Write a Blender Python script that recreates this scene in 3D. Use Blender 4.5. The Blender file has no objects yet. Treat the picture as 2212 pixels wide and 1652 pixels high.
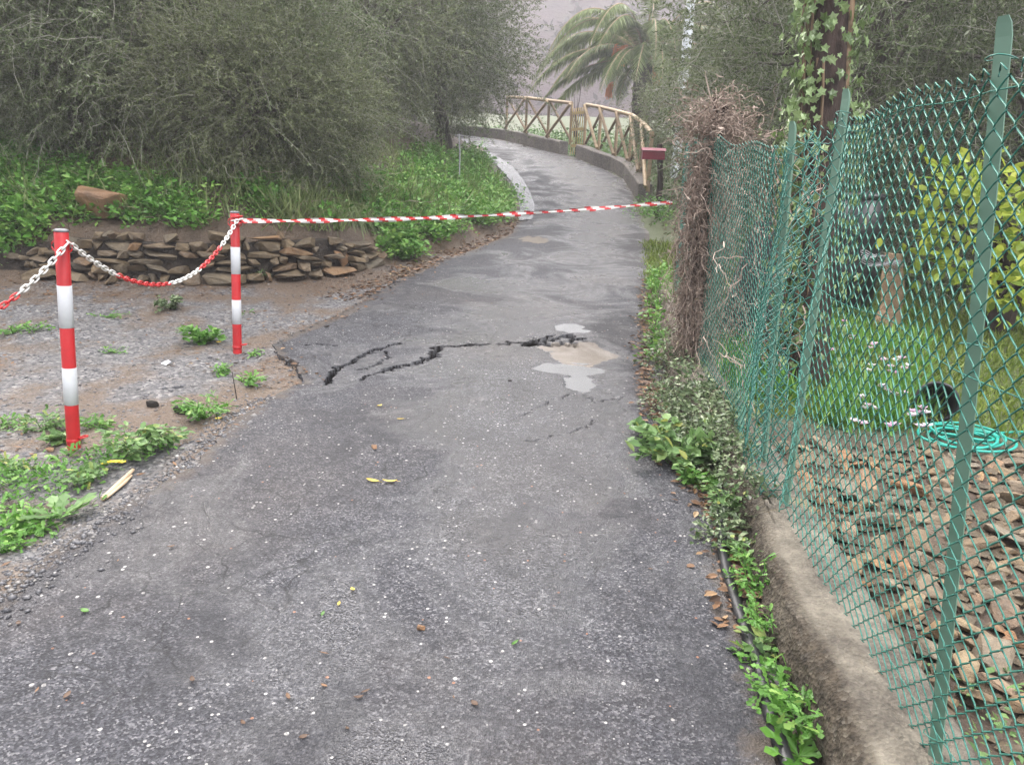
import bpy, bmesh, math, random
import numpy as np
from mathutils import Vector, Matrix

S = bpy.context.scene
C = S.collection
R = math.radians
rng = np.random.default_rng(7)
random.seed(7)

# ------------------------------------------------------------------ camera, world, sun, exposure
CAM_Z, PITCH, ROLL, FPX, CX, CY = 1.5, R(14), R(2.0), 1671.0, 1106.0, 826.0
cam_d = bpy.data.cameras.new('camera'); cam = bpy.data.objects.new('camera', cam_d); C.objects.link(cam)
cam.location = (0, 0, CAM_Z)
cam.rotation_mode = 'XYZ'
cam.matrix_world = Matrix.Translation((0, 0, CAM_Z)) @ Matrix.Rotation(R(90) - PITCH, 4, 'X') @ Matrix.Rotation(ROLL, 4, 'Z')
cam_d.sensor_width = 36.0; cam_d.lens = 36.0 * FPX / 2212.0
cam_d.clip_start = 0.05; cam_d.clip_end = 2000
S.camera = cam

w = bpy.data.worlds.new('World'); S.world = w; w.use_nodes = True
nt = w.node_tree; nt.nodes.clear()
sky = nt.nodes.new('ShaderNodeTexSky'); sky.sky_type = 'NISHITA'; sky.sun_disc = False
sky.sun_elevation = R(52); sky.sun_rotation = R(-35); sky.air_density = 1.0; sky.dust_density = 6.0; sky.ozone_density = 1.0
hs = nt.nodes.new('ShaderNodeHueSaturation'); hs.inputs['Saturation'].default_value = 0.40
bg = nt.nodes.new('ShaderNodeBackground'); bg.inputs['Strength'].default_value = 0.15
wo = nt.nodes.new('ShaderNodeOutputWorld')
nt.links.new(sky.outputs[0], hs.inputs['Color']); nt.links.new(hs.outputs[0], bg.inputs[0]); nt.links.new(bg.outputs[0], wo.inputs[0])
sun_d = bpy.data.lights.new('sun', 'SUN'); sun_d.energy = 1.4; sun_d.angle = R(25); sun_d.color = (1, .985, .97)
sun = bpy.data.objects.new('sun', sun_d); C.objects.link(sun)
sun.rotation_euler = (R(90 - 52), 0, R(35))
S.view_settings.view_transform = 'Standard'; S.view_settings.look = 'None'
S.view_settings.exposure = 2.05; S.view_settings.gamma = 1.0; S.view_settings.use_curve_mapping = False
S.cycles.max_bounces = 6; S.cycles.transparent_max_bounces = 6; S.cycles.volume_bounces = 0
S.cycles.diffuse_bounces = 3; S.cycles.glossy_bounces = 2; S.cycles.transmission_bounces = 3

# ------------------------------------------------------------------ numeric helpers
def hash2(ix, iy, s):
    n = (ix * 374761393 + iy * 668265263 + s * 974634721) & 0x7fffffff
    n = ((n ^ (n >> 13)) * 1274126177) & 0x7fffffff
    return ((n ^ (n >> 16)) & 0xffff) / 65535.0
def vn(x, y, s=0):
    x = np.asarray(x, float); y = np.asarray(y, float)
    ix = np.floor(x).astype(np.int64); iy = np.floor(y).astype(np.int64)
    fx = x - ix; fy = y - iy; fx = fx * fx * (3 - 2 * fx); fy = fy * fy * (3 - 2 * fy)
    a = hash2(ix, iy, s); b = hash2(ix + 1, iy, s); c = hash2(ix, iy + 1, s); d = hash2(ix + 1, iy + 1, s)
    return (a + (b - a) * fx) * (1 - fy) + (c + (d - c) * fx) * fy - .5
def fbm(x, y, s=0, o=4):
    r = 0; a = 1.0
    for k in range(o):
        r = r + a * vn(x * 2 ** k, y * 2 ** k, s + k * 17); a *= .5
    return r
def sst(a, b, x):
    t = np.clip((x - a) / (b - a), 0, 1); return t * t * (3 - 2 * t)

# height of the road along the valley (y, z)
_RY = np.array([-40, -4, 0, 1.5, 2.8, 3.5, 5.4, 7, 8.3, 11, 13, 15, 17.5, 20.5, 25, 28, 35, 60, 120], float)
_RZ = np.array([-2.0, -.22, 0, .10, .20, .26, .375, .52, .645, .855, 1.0, 1.2, 1.64, 2.22, 2.88, 3.19, 3.8, 6, 10], float)
_yy = np.linspace(-40, 120, 3201); _zz = np.interp(_yy, _RY, _RZ)
_k = np.exp(-np.linspace(-2, 2, 31) ** 2); _k /= _k.sum()
_zz = np.convolve(np.pad(_zz, 15, mode='edge'), _k, 'valid')
def rz(y): return np.interp(y, _yy, _zz)

def ray(px, py):
    a = (px - CX) / FPX; b = (CY - py) / FPX
    a2 = a * math.cos(ROLL) - b * math.sin(ROLL); b2 = a * math.sin(ROLL) + b * math.cos(ROLL)
    d = np.array([a2, math.cos(PITCH) + b2 * math.sin(PITCH), -math.sin(PITCH) + b2 * math.cos(PITCH)])
    return d / d[1]
_T = np.concatenate([np.linspace(.8, 12, 90), np.linspace(12.3, 80, 140)])
def hit(px, py, f):
    d = ray(px, py); T = _T; lo = .8; hi = 80.0
    for _ in range(3):
        P = d[None] * T[:, None]; e = CAM_Z + P[:, 2] - f(P[:, 0], P[:, 1]); i = int(np.argmax(e < 0))
        if e[i] >= 0: i = len(T) - 1
        i = max(i, 1); lo, hi = T[i - 1], T[i]; T = np.linspace(lo, hi, 9)
    p = d * (lo + hi) / 2; return np.array([p[0], p[1], CAM_Z + p[2]])
def onroad(px, py, dz=0.0): return hit(px, py, lambda x, y: rz(y) + dz)
def at(px, py, Y):
    d = ray(px, py) * Y; return np.array([d[0], d[1], CAM_Z + d[2]])

def road_pts(L): return np.array([onroad(*p)[:2] for p in L])
XL = np.vstack([[[-3.4, -4], [-3.2, .5]], road_pts([(-120, 1370), (0, 1285), (230, 1110), (430, 1000), (520, 900), (600, 850), (655, 825), (650, 800), (600, 765), (588, 742),
     (640, 715), (740, 670), (800, 640), (870, 600), (960, 560), (1040, 530), (1110, 500), (1122, 470), (1120, 440), (1100, 395), (1075, 365), (1050, 338), (1043, 318)]), [[-2.6, 26.5], [-6, 31], [-14, 38]]])
XR = np.vstack([[[.55, -4], [.62, .6]], road_pts([(1680, 1652), (1620, 1400), (1560, 1130), (1490, 1020), (1412, 880), (1395, 780), (1402, 640), (1405, 560), (1400, 500), (1378, 450),
     (1368, 418), (1346, 385), (1317, 368), (1279, 356), (1240, 339), (1207, 332), (1134, 314), (1090, 304)]), [[-2.2, 31.5], [-6, 35.5], [-14, 42]]])
def mono(A):
    A = A.copy()
    for i in range(1, len(A)):
        if A[i, 1] <= A[i - 1, 1] + .02: A[i, 1] = A[i - 1, 1] + .02
    return A
XL = mono(XL); XR = mono(XR)
def xl(y): return np.interp(y, XL[:, 1], XL[:, 0])
def xr(y): return np.interp(y, XR[:, 1], XR[:, 0])

# line of the green fence and of the low wall under it
_FY = np.array([-4, .6, 1.5, 2.84, 3.22, 4.95, 7.4]); _FX = np.array([.86, .95, .985, 1.085, 1.11, 1.18, 1.52])
def fx(y): return np.interp(y, _FY, _FX)
_WZY = np.array([-4, 1.0, 1.5, 2.84, 3.3, 5, 7.4]); _WZ = np.array([.0, .26, .29, .33, .37, .48, .69])
def wallz(y): return np.interp(y, _WZY, _WZ)

# foot of the left bank: foot of the stone wall, then along the road
LBW = road_pts([(-60, 594), (60, 598), (200, 604), (330, 610), (480, 612), (620, 602), (740, 590), (810, 574)])
LBR = road_pts([(880, 560), (990, 533), (1085, 497), (1105, 468), (1106, 437), (1085, 392), (1060, 365), (1035, 340), (1026, 320)])
LB = np.vstack([[[-20, LBW[0, 1] - 3.0], [-9, LBW[0, 1] - .6]], LBW, LBR, [[-3.4, 27.5], [-7, 32], [-16, 39]]])
_seg = np.diff(LB, axis=0); _sl = np.hypot(_seg[:, 0], _seg[:, 1]); _ss = np.concatenate([[0], np.cumsum(_sl)])
T_W0 = _ss[2] + .55; T_W1 = _ss[2 + len(LBW) - 1]
def bank(x, y):
    """signed distance to the foot of the bank (positive up the bank), arc length of the foot point"""
    x = np.asarray(x, float); y = np.asarray(y, float)
    best = np.full(x.shape, 1e9); sgn = np.ones(x.shape); tt = np.zeros(x.shape)
    for i in range(len(_seg)):
        ax, ay = LB[i]; dx, dy = _seg[i]; l2 = _sl[i] ** 2
        u = np.clip(((x - ax) * dx + (y - ay) * dy) / l2, 0, 1)
        qx = x - ax - u * dx; qy = y - ay - u * dy; d = np.hypot(qx, qy)
        m = d < best - 1e-9
        best = np.where(m, d, best); sgn = np.where(m, np.sign(dx * (y - ay) - dy * (x - ax)), sgn); tt = np.where(m, _ss[i] + u * _sl[i], tt)
    return best * sgn, tt
_GY = np.array([-40, -1, 1.6, 2.2, 3.0, 3.8, 6, 10, 14, 17, 20.5, 25, 35, 60, 120], float)
_GZ = np.array([-2.2, -.1, .02, .08, .2, .31, .38, .55, .8, 1.3, 1.9, 2.5, 3.3, 5.5, 9.5], float)
def hgt(x, y):
    x = np.asarray(x, float); y = np.asarray(y, float)
    z = rz(y)
    L, Rr = xl(y), xr(y)
    s, t = bank(x, y)
    inside = sst(0.02, .22, x - L) * sst(0.02, .2, Rr - x)
    off = -.018 - .10 * inside
    hw = np.interp(t, [0, T_W0 - 1.2, T_W0, T_W1 - .5, T_W1 + .6, T_W1 + 3, 60], [.18, .25, .40, .38, .10, .07, .1])
    wob = fbm(x * .55, y * .55, 3)
    sp = np.maximum(s - .05, 0)
    bk = hw * sst(0.03, .22, s) + sp * .40 - .011 * np.minimum(sp, 14) ** 2 + sst(.1, 1.2, s) * wob * .30
    g = np.interp(y, _GY, _GZ)
    gx = np.where(y < 7.4, fx(np.minimum(y, 7.4)), Rr + .75)
    gx = np.where(y > 15.2, Rr + .22, gx)
    gm = sst(0.0, .14, x - gx)
    right = (g - z) * gm
    n = fbm(x * 1.7, y * 1.7, 11) * .035 * (1 - inside) * np.where(x > Rr, .6, 1)
    left_low = -.03 * sst(.0, .25, L - x) * sst(0, .3, -s)
    far = sst(38, 60, y) * np.maximum(y - 40, 0) * .05
    return z + off + np.where(s > 0, bk, 0) + right + n + left_low + far
_lx = np.arange(-14, 9, .07); _ly = np.arange(.4, 48, .07); _LX, _LY = np.meshgrid(_lx, _ly); _LZ = hgt(_LX, _LY)
def hgt_fast(x, y):
    fx_ = np.clip((x + 14) / .07, 0, len(_lx) - 2); fy_ = np.clip((y - .4) / .07, 0, len(_ly) - 2); i = fx_.astype(int); j = fy_.astype(int); a = fx_ - i; b = fy_ - j
    return (_LZ[j, i] * (1 - a) + _LZ[j, i + 1] * a) * (1 - b) + (_LZ[j + 1, i] * (1 - a) + _LZ[j + 1, i + 1] * a) * b
def ground(px, py): return hit(px, py, hgt_fast)
def gz(x, y): return float(hgt(np.array([x]), np.array([y]))[0])

# ------------------------------------------------------------------ mesh helpers
class MB:
    def __init__(s): s.v = []; s.f = []; s.m = []; s.a = []; s.n = 0
    def add(s, V, F, mat=0, var=None):
        V = np.asarray(V, float).reshape(-1, 3); F = np.asarray(F, np.int64)
        s.v.append(V); s.f.append(F + s.n); s.n += len(V)
        s.m.append(np.full(len(F), mat, np.int32))
        s.a.append(np.full(len(F), .5) if var is None else np.broadcast_to(np.asarray(var, float), (len(F),)))
        return s
    def mesh(s, name, mats, smooth=False):
        me = bpy.data.meshes.new(name)
        V = np.concatenate(s.v); me.vertices.add(len(V)); me.vertices.foreach_set('co', V.astype(np.float32).ravel())
        loops = np.concatenate([f.ravel() for f in s.f]); me.loops.add(len(loops)); me.loops.foreach_set('vertex_index', loops.astype(np.int32))
        tot = np.concatenate([np.full(len(f), f.shape[1]) for f in s.f]); st = np.concatenate([[0], np.cumsum(tot)[:-1]])
        me.polygons.add(len(tot)); me.polygons.foreach_set('loop_start', st.astype(np.int32))
        for m in (mats if isinstance(mats, (list, tuple)) else [mats]): me.materials.append(m)
        me.polygons.foreach_set('material_index', np.concatenate(s.m))
        me.polygons.foreach_set('use_smooth', np.full(len(tot), smooth, bool))
        at_ = me.attributes.new('var', 'FLOAT', 'FACE'); at_.data.foreach_set('value', np.concatenate(s.a).astype(np.float32))
        me.update(calc_edges=True)
        return me
    def build(s, name, mats, parent=None, smooth=False):
        return obj(name, s.mesh(name, mats, smooth), parent)
def obj(name, me, parent=None, loc=None):
    o = bpy.data.objects.new(name, me); C.objects.link(o)
    if parent is not None: o.parent = parent
    if loc is not None: o.location = loc
    return o
def tag(o, label=None, cat=None, group=None, kind=None):
    if label: o['label'] = label
    if cat: o['category'] = cat
    if group: o['group'] = group
    if kind: o['kind'] = kind
    return o
def thing(name, label, cat, loc=(0, 0, 0), rz_=0, group=None):
    o = bpy.data.objects.new(name, None); C.objects.link(o); o.location = loc; o.rotation_euler = (0, 0, rz_)
    o.empty_display_size = .1
    return tag(o, label, cat, group)
def unit(v):
    v = np.asarray(v, float); return v / (np.linalg.norm(v, axis=-1, keepdims=True) + 1e-12)
def tube(mb, P, r, sides=6, mat=0, cap=True, var=None):
    P = np.asarray(P, float); n = len(P); r = np.broadcast_to(np.asarray(r, float), (n,))
    T = unit(np.gradient(P, axis=0)); up = np.array([0, 0, 1.0]) if abs(T[0, 2]) < .9 else np.array([1.0, 0, 0])
    A = unit(np.cross(T, up)); B = np.cross(T, A)
    th = np.arange(sides) * 2 * math.pi / sides
    V = P[:, None] + r[:, None, None] * (np.cos(th)[None, :, None] * A[:, None] + np.sin(th)[None, :, None] * B[:, None])
    i = np.arange(n - 1)[:, None] * sides; j = np.arange(sides)[None]; k = (j + 1) % sides
    F = np.stack([i + j, i + k, i + sides + k, i + sides + j], -1).reshape(-1, 4)
    b = mb.n; mb.add(V, F, mat, var)
    if cap:
        mb.add(V[0], [list(range(sides))[::-1]], mat); mb.add(V[-1], [list(range(sides))], mat)
    return mb
def tubes(mb, P, r, sides=3, mat=0, var=None):
    """many tubes of equal point count: P (n,k,3), r (n,k)"""
    n, k, _ = P.shape
    T = unit(np.gradient(P, axis=1)); up = np.broadcast_to(np.array([.13, .07, 1.0]), T.shape)
    A = unit(np.cross(T, up)); B = np.cross(T, A); th = np.arange(sides) * 2 * math.pi / sides
    r = np.broadcast_to(r, (n, k))
    V = P[:, :, None] + r[:, :, None, None] * (np.cos(th)[None, None, :, None] * A[:, :, None] + np.sin(th)[None, None, :, None] * B[:, :, None])
    base = (np.arange(n) * k * sides)[:, None, None]; i = (np.arange(k - 1) * sides)[None, :, None]; j = np.arange(sides)[None, None]; q = (j + 1) % sides
    F = np.stack([base + i + j, base + i + q, base + i + sides + q, base + i + sides + j], -1).reshape(-1, 4)
    v = None if var is None else np.repeat(var, (k - 1) * sides)
    return mb.add(V, F, mat, v)
BOXF = [(0, 1, 3, 2), (4, 6, 7, 5), (0, 4, 5, 1), (2, 3, 7, 6), (0, 2, 6, 4), (1, 5, 7, 3)]
def box(mb, c, s, M=None, mat=0):
    V = np.array([(x, y, z) for x in (-.5, .5) for y in (-.5, .5) for z in (-.5, .5)]) * np.asarray(s)
    if M is not None: V = V @ np.asarray(M).T
    return mb.add(V + np.asarray(c), BOXF, mat)
def beam(mb, a, b, wd, th, mat=0):
    a = np.asarray(a, float); b = np.asarray(b, float); d = b - a; L = np.linalg.norm(d); y = d / L
    up = np.array([0, 0, 1.0]) if abs(y[2]) < .95 else np.array([1.0, 0, 0])
    x = unit(np.cross(y, up)); z = np.cross(x, y)
    return box(mb, (a + b) / 2, (wd, L, th), np.stack([x, y, z], 1), mat)
def lathe(mb, prof, sides=20, c=(0, 0, 0), M=None, mat=0):
    th = np.arange(sides) * 2 * math.pi / sides; prof = np.asarray(prof, float)
    V = np.stack([prof[:, 0, None] * np.cos(th), prof[:, 0, None] * np.sin(th), np.broadcast_to(prof[:, 1, None], (len(prof), sides))], -1).reshape(-1, 3)
    if M is not None: V = V @ np.asarray(M).T
    i = np.arange(len(prof) - 1)[:, None] * sides; j = np.arange(sides)[None]; k = (j + 1) % sides
    return mb.add(V + np.asarray(c), np.stack([i + j, i + k, i + sides + k, i + sides + j], -1).reshape(-1, 4), mat)
def place(mb, TV, TF, pos, yd, nr, size, mat=0, var=None, wscale=None):
    """copies of a flat template (x width, y length, z normal)"""
    pos = np.asarray(pos, float); n = len(pos); TV = np.asarray(TV, float)
    yd = unit(yd); xd = unit(np.cross(yd, nr)); zd = np.cross(xd, yd)
    sz = np.broadcast_to(np.asarray(size, float), (n,))[:, None, None]; wsx = 1.0 if wscale is None else np.asarray(wscale)[:, None, None]
    V = pos[:, None] + sz * (TV[None, :, 0:1] * wsx * xd[:, None] + TV[None, :, 1:2] * yd[:, None] + TV[None, :, 2:3] * zd[:, None])
    k = len(TV)
    for F in TF:
        F = np.asarray(F)
        FF = (np.arange(n)[:, None, None] * k + F[None]).reshape(-1, F.shape[1])
        v = None if var is None else np.repeat(var, len(F))
        mb.f.append(FF + mb.n); mb.m.append(np.full(len(FF), mat, np.int32)); mb.a.append(np.full(len(FF), .5) if v is None else v)
    mb.v.append(V.reshape(-1, 3)); mb.n += n * k
    return mb
LEAF = (np.array([(0, 0, 0), (.0, .5, -.05), (0, 1, -.08), (.26, .25, .05), (.30, .6, .03), (-.26, .25, .05), (-.30, .6, .03)]), [np.array([(0, 3, 4, 2, 1), (0, 1, 2, 6, 5)])])
LEAF4 = (np.array([(0, 0, 0), (.30, .45, .05), (0, 1, -.06), (-.30, .45, .05), (0, .5, -.04)]), [np.array([(0, 1, 2, 4), (0, 4, 2, 3)])])
SLIM = (np.array([(0, 0, 0), (.15, .45, .02), (0, 1, 0), (-.15, .45, .02)]), [np.array([(0, 1, 2, 3)])])
BLADE = (np.array([(-.03, 0, 0), (.03, 0, 0), (.022, .55, .02), (-.022, .55, .02), (0, 1, -.10)]), [np.array([(0, 1, 2, 3)]), np.array([(3, 2, 4)])])
IVY = (np.array([(0, 0, 0), (.32, -.14, -.03), (.30, .2, .03), (.52, .42, -.04), (.22, .55, .03), (0, 1, -.08), (-.22, .55, .03), (-.52, .42, -.04), (-.30, .2, .03), (-.32, -.14, -.03), (0, .45, -.03)]),
       [np.array([(0, 1, 2, 3, 4, 10), (0, 10, 6, 7, 8, 9)]), np.array([(10, 4, 5), (10, 5, 6)])])
LOBED = (np.array([(0, 0, 0), (.06, .2, .02), (.16, .3, .03), (.07, .42, .02), (.22, .58, .02), (.12, .68, .02), (.2, .85, -.02), (0, 1, -.06), (-.2, .85, -.02), (-.12, .68, .02), (-.22, .58, .02), (-.07, .42, .02), (-.16, .3, .03), (-.06, .2, .02), (0, .6, -.02)]),
         [np.array([(0, 1, 2, 3, 14), (0, 14, 11, 12, 13)]), np.array([(3, 4, 5, 14), (14, 9, 10, 11)]), np.array([(14, 5, 6, 7), (14, 7, 8, 9)])])

# ------------------------------------------------------------------ materials
def newmat(name):
    m = bpy.data.materials.new(name); m.use_nodes = True; nt = m.node_tree; nt.nodes.clear()
    return m, nt, nt.nodes, nt.links
class G:
    def __init__(s, name):
        s.m, s.nt, s.N, s.L = newmat(name); s.out = s.N.new('ShaderNodeOutputMaterial')
    def n(s, t, ins=None, **kw):
        x = s.N.new(t)
        for k, v in kw.items(): setattr(x, k, v)
        for k, v in (ins or {}).items():
            if hasattr(v, 'is_linked') or isinstance(v, bpy.types.NodeSocket): s.L.new(v, x.inputs[k])
            else: x.inputs[k].default_value = v
        return x
    def pos(s): return s.n('ShaderNodeTexCoord').outputs['Object']
    def geo(s): return s.n('ShaderNodeNewGeometry').outputs['Position']
    def noise(s, sc, det=4, rough=.55, vec=None, dist=0):
        return s.n('ShaderNodeTexNoise', {'Vector': vec if vec is not None else s.geo(), 'Scale': sc, 'Detail': det, 'Roughness': rough, 'Distortion': dist}).outputs[0]
    def vor(s, sc, feat='F1', vec=None, rnd=1.0):
        return s.n('ShaderNodeTexVoronoi', {'Vector': vec if vec is not None else s.geo(), 'Scale': sc, 'Randomness': rnd}, feature=feat)
    def ramp(s, fac, stops, interp='LINEAR'):
        x = s.N.new('ShaderNodeValToRGB'); s.L.new(fac, x.inputs[0]); x.color_ramp.interpolation = interp
        e = x.color_ramp.elements
        while len(e) < len(stops): e.new(.5)
        for q, (p, c) in zip(e, stops):
            q.position = p; q.color = (c, c, c, 1) if np.isscalar(c) else (*c, 1)
        return x.outputs[0]
    def mix(s, f, a, b, bt='MIX'):
        x = s.N.new('ShaderNodeMix'); x.data_type = 'RGBA'; x.blend_type = bt
        for k, v in ((0, f), (6, a), (7, b)):
            if isinstance(v, bpy.types.NodeSocket): s.L.new(v, x.inputs[k])
            else: x.inputs[k].default_value = v if k == 0 else (*v, 1)
        return x.outputs[2]
    def math(s, op, a, b=None, clamp=False):
        x = s.N.new('ShaderNodeMath'); x.operation = op; x.use_clamp = clamp
        for k, v in ((0, a), (1, b)):
            if v is None: continue
            if isinstance(v, bpy.types.NodeSocket): s.L.new(v, x.inputs[k])
            else: x.inputs[k].default_value = v
        return x.outputs[0]
    def attr(s, name): return s.n('ShaderNodeAttribute', attribute_name=name).outputs['Fac']
    def bump(s, h, st=.5, d=.01): return s.n('ShaderNodeBump', {'Height': h, 'Strength': st, 'Distance': d}).outputs[0]
    def pbr(s, col, rough, nrm=None, spec=.5, transl=0, metal=0, **kw):
        p = s.N.new('ShaderNodeBsdfPrincipled')
        for k, v in (('Base Color', col), ('Roughness', rough), ('Normal', nrm), ('Specular IOR Level', spec), ('Metallic', metal)):
            if v is None: continue
            if isinstance(v, bpy.types.NodeSocket): s.L.new(v, p.inputs[k])
            else: p.inputs[k].default_value = (*v, 1) if k == 'Base Color' else v
        for k, v in kw.items(): p.inputs[k].default_value = v
        res = p.outputs[0]
        if transl:
            t = s.N.new('ShaderNodeBsdfTranslucent')
            if isinstance(col, bpy.types.NodeSocket): s.L.new(col, t.inputs[0])
            else: t.inputs[0].default_value = (*col, 1)
            mx = s.N.new('ShaderNodeMixShader'); mx.inputs[0].default_value = transl
            s.L.new(res, mx.inputs[1]); s.L.new(t.outputs[0], mx.inputs[2]); res = mx.outputs[0]
        s.L.new(res, s.out.inputs[0]); return s.m
def leafmat(name, stops, rough=.45, transl=.25, spec=.4):
    g = G(name); c = g.ramp(g.attr('var'), stops)
    return g.pbr(c, rough, spec=spec, transl=transl)
def simple(name, a, b, sc=8, rough=.6, bsc=60, bst=.3, bd=.005, spec=.5, obj_rand=0.0, stretch=None):
    g = G(name); vec = g.pos()
    if stretch: vec = g.n('ShaderNodeMapping', {'Vector': vec, 'Scale': stretch}).outputs[0]
    oi = g.n('ShaderNodeObjectInfo')
    f = g.noise(sc, 5, .6, vec=vec)
    if obj_rand: f = g.math('ADD', f, g.math('MULTIPLY', g.math('SUBTRACT', oi.outputs['Random'], .5), obj_rand))
    c = g.mix(g.ramp(f, [(.3, 0), (.7, 1)]), a, b)
    nb = g.bump(g.noise(bsc, 5, .6, vec=vec), bst, bd)
    return g.pbr(c, rough, nb, spec)

def m_asphalt():
    g = G('asphalt'); p = g.geo()
    v1 = g.vor(170, vec=p); v2 = g.vor(60, vec=p); cr = g.n('ShaderNodeSeparateColor', {'Color': v1.outputs['Color']}).outputs[0]
    c2 = g.n('ShaderNodeSeparateColor', {'Color': v2.outputs['Color']})
    base = g.ramp(cr, [(0, (.015, .015, .019)), (.45, (.043, .043, .050)), (.8, (.090, .089, .098)), (1, (.20, .195, .20))])
    big = g.noise(.9, 5, .6, vec=p); base = g.mix(g.ramp(big, [(.45, 0), (.7, .5)]), base, (.085, .073, .066))
    med = g.noise(5, 5, .65, vec=p); base = g.mix(g.ramp(med, [(.3, .5), (.62, 0)]), base, (.024, .024, .028)); pat = g.noise(1.7, 5, .7, vec=p, dist=.8); base = g.mix(g.ramp(pat, [(.5, 0), (.64, .6)]), base, (.026, .026, .030)); gr2 = g.noise(28, 3, .8, vec=p); base = g.mix(g.ramp(gr2, [(.55, 0), (.75, .4)]), base, (.125, .124, .136)); wv = g.n('ShaderNodeVectorMath', {0: p, 1: g.n('ShaderNodeVectorMath', {0: g.n('ShaderNodeTexNoise', {'Vector': p, 'Scale': 4.0, 'Detail': 3.0}).outputs['Color'], 'Scale': .35}, operation='SCALE').outputs[0]}, operation='ADD').outputs[0]; ve = g.vor(3.1, 'DISTANCE_TO_EDGE', wv); ck = g.math('MULTIPLY', g.ramp(ve.outputs['Distance'], [(.004, 1), (.02, 0)]), g.ramp(g.noise(1.1, 2, .5, vec=p), [(.5, 0), (.6, .8)])); base = g.mix(ck, base, (.012, .012, .013))
    pick = g.math('GREATER_THAN', c2.outputs[0], .93); near = g.math('LESS_THAN', v2.outputs['Distance'], g.math('MULTIPLY', c2.outputs[1], .42))
    base = g.mix(g.math('MULTIPLY', pick, near), base, (.36, .345, .33))
    pk3 = g.math('MULTIPLY', g.math('GREATER_THAN', c2.outputs[2], .993), g.math('LESS_THAN', v2.outputs['Distance'], .3)); base = g.mix(pk3, base, (.26, .13, .08))
    v3 = g.vor(95, vec=p); base = g.mix(g.math('MULTIPLY', g.ramp(g.noise(26, 4, .7, vec=p), [(.5, 0), (.62, .55)]), 1.0), base, (.022, .022, .025))
    soil = g.attr('soil'); base = g.mix(soil, base, (.006, .005, .0045))  # crack colour: soil, with the shade of the depth painted in as near black
    sn = g.math('ADD', g.attr('sand'), g.math('MULTIPLY', g.math('SUBTRACT', g.noise(22, 4, .6, vec=p), .5), .8)); sn = g.ramp(sn, [(.42, 0), (.5, 1)])
    sandc = g.mix(g.noise(110, 3, .6, vec=p), (.115, .098, .082), (.225, .195, .165)); base = g.mix(sn, base, sandc)
    dirt = g.math('ADD', g.attr('edge'), g.math('MULTIPLY', g.math('SUBTRACT', g.noise(9, 5, .7, vec=p), .5), 1.1)); dirt = g.ramp(dirt, [(.55, 0), (.8, .75)])
    base = g.mix(dirt, base, g.mix(g.noise(60, 3, .6, vec=p), (.045, .034, .026), (.13, .105, .085)))
    wet = g.ramp(g.math('ADD', g.noise(1.3, 4, .65, vec=p, dist=.8), g.attr('wet')), [(.52, 0), (.70, 1)])
    rough = g.math('ADD', g.math('MULTIPLY', wet, -.50), .74); rough = g.math('ADD', g.math('ADD', rough, g.math('MULTIPLY', sn, .3)), g.math('MULTIPLY', soil, .6), True)
    h = g.math('ADD', v1.outputs['Distance'], g.math('MULTIPLY', v3.outputs['Distance'], .8)); h = g.math('ADD', h, g.math('MULTIPLY', med, .8))
    sp_ = g.math('SUBTRACT', g.math('ADD', .30, g.math('MULTIPLY', wet, .3)), g.math('MULTIPLY', soil, .6), True); return g.pbr(base, rough, g.bump(h, .65, .006), sp_)
def m_ground():
    g = G('ground_soil'); p = g.geo()
    v1 = g.vor(55, vec=p); v2 = g.vor(120, vec=p); c1 = g.n('ShaderNodeSeparateColor', {'Color': v1.outputs['Color']}).outputs[0]
    grav = g.ramp(c1, [(0, (.045, .045, .048)), (.5, (.115, .112, .116)), (.85, (.18, .172, .17)), (1, (.30, .285, .27))])
    soil = g.mix(g.noise(14, 6, .7, vec=p), (.026, .018, .012), (.095, .066, .045))
    litter = g.mix(g.ramp(g.noise(45, 4, .75, vec=p, dist=2.5), [(.35, 0), (.65, 1)]), (.040, .027, .018), (.185, .125, .080))
    lm = g.ramp(g.math('ADD', g.noise(2.2, 5, .65, vec=p), g.attr('litter')), [(.49, 0), (.65, .85)])
    grav = g.mix(g.ramp(g.noise(5, 4, .6, vec=p), [(.35, .4), (.6, 0)]), grav, (.075, .068, .064))
    a = g.mix(lm, grav, litter); b = g.mix(g.ramp(g.noise(1.6, 4, .6, vec=p), [(.4, 0), (.65, .7)]), soil, litter)
    c = g.mix(g.attr('bank'), a, b)
    c = g.mix(g.attr('lawn'), c, g.mix(g.noise(30, 4, .7, vec=p), (.028, .042, .010), (.085, .105, .026)))
    h = g.math('ADD', v1.outputs['Distance'], g.math('MULTIPLY', g.noise(40, 5, .7, vec=p), 1.2))
    return g.pbr(c, .62, g.bump(h, .8, .012), .4)
def m_concrete(name, a, b, moss=0.0, rough=.75, sc=1.0, spec=.35):
    g = G(name); p = g.geo()
    c = g.mix(g.ramp(g.noise(4 * sc, 6, .7, vec=p), [(.3, 0), (.7, 1)]), a, b)
    sp = g.vor(90 * sc, vec=p); cc = g.n('ShaderNodeSeparateColor', {'Color': sp.outputs['Color']}).outputs[0]
    c = g.mix(g.ramp(cc, [(.55, 0), (1, .6)]), c, (b[0] * 1.5, b[1] * 1.5, b[2] * 1.45)); c = g.mix(g.ramp(cc, [(0, .55), (.35, 0)]), c, (a[0] * .4, a[1] * .4, a[2] * .4))
    if moss:
        mk = g.ramp(g.noise(6, 5, .7, vec=p), [(.5, 0), (.66, moss)]); c = g.mix(mk, c, (.23, .20, .10))
    h = g.math('ADD', g.noise(25 * sc, 6, .75, vec=p), g.math('MULTIPLY', sp.outputs['Distance'], .5))
    return g.pbr(c, rough, g.bump(h, .9, .015), spec)
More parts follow.
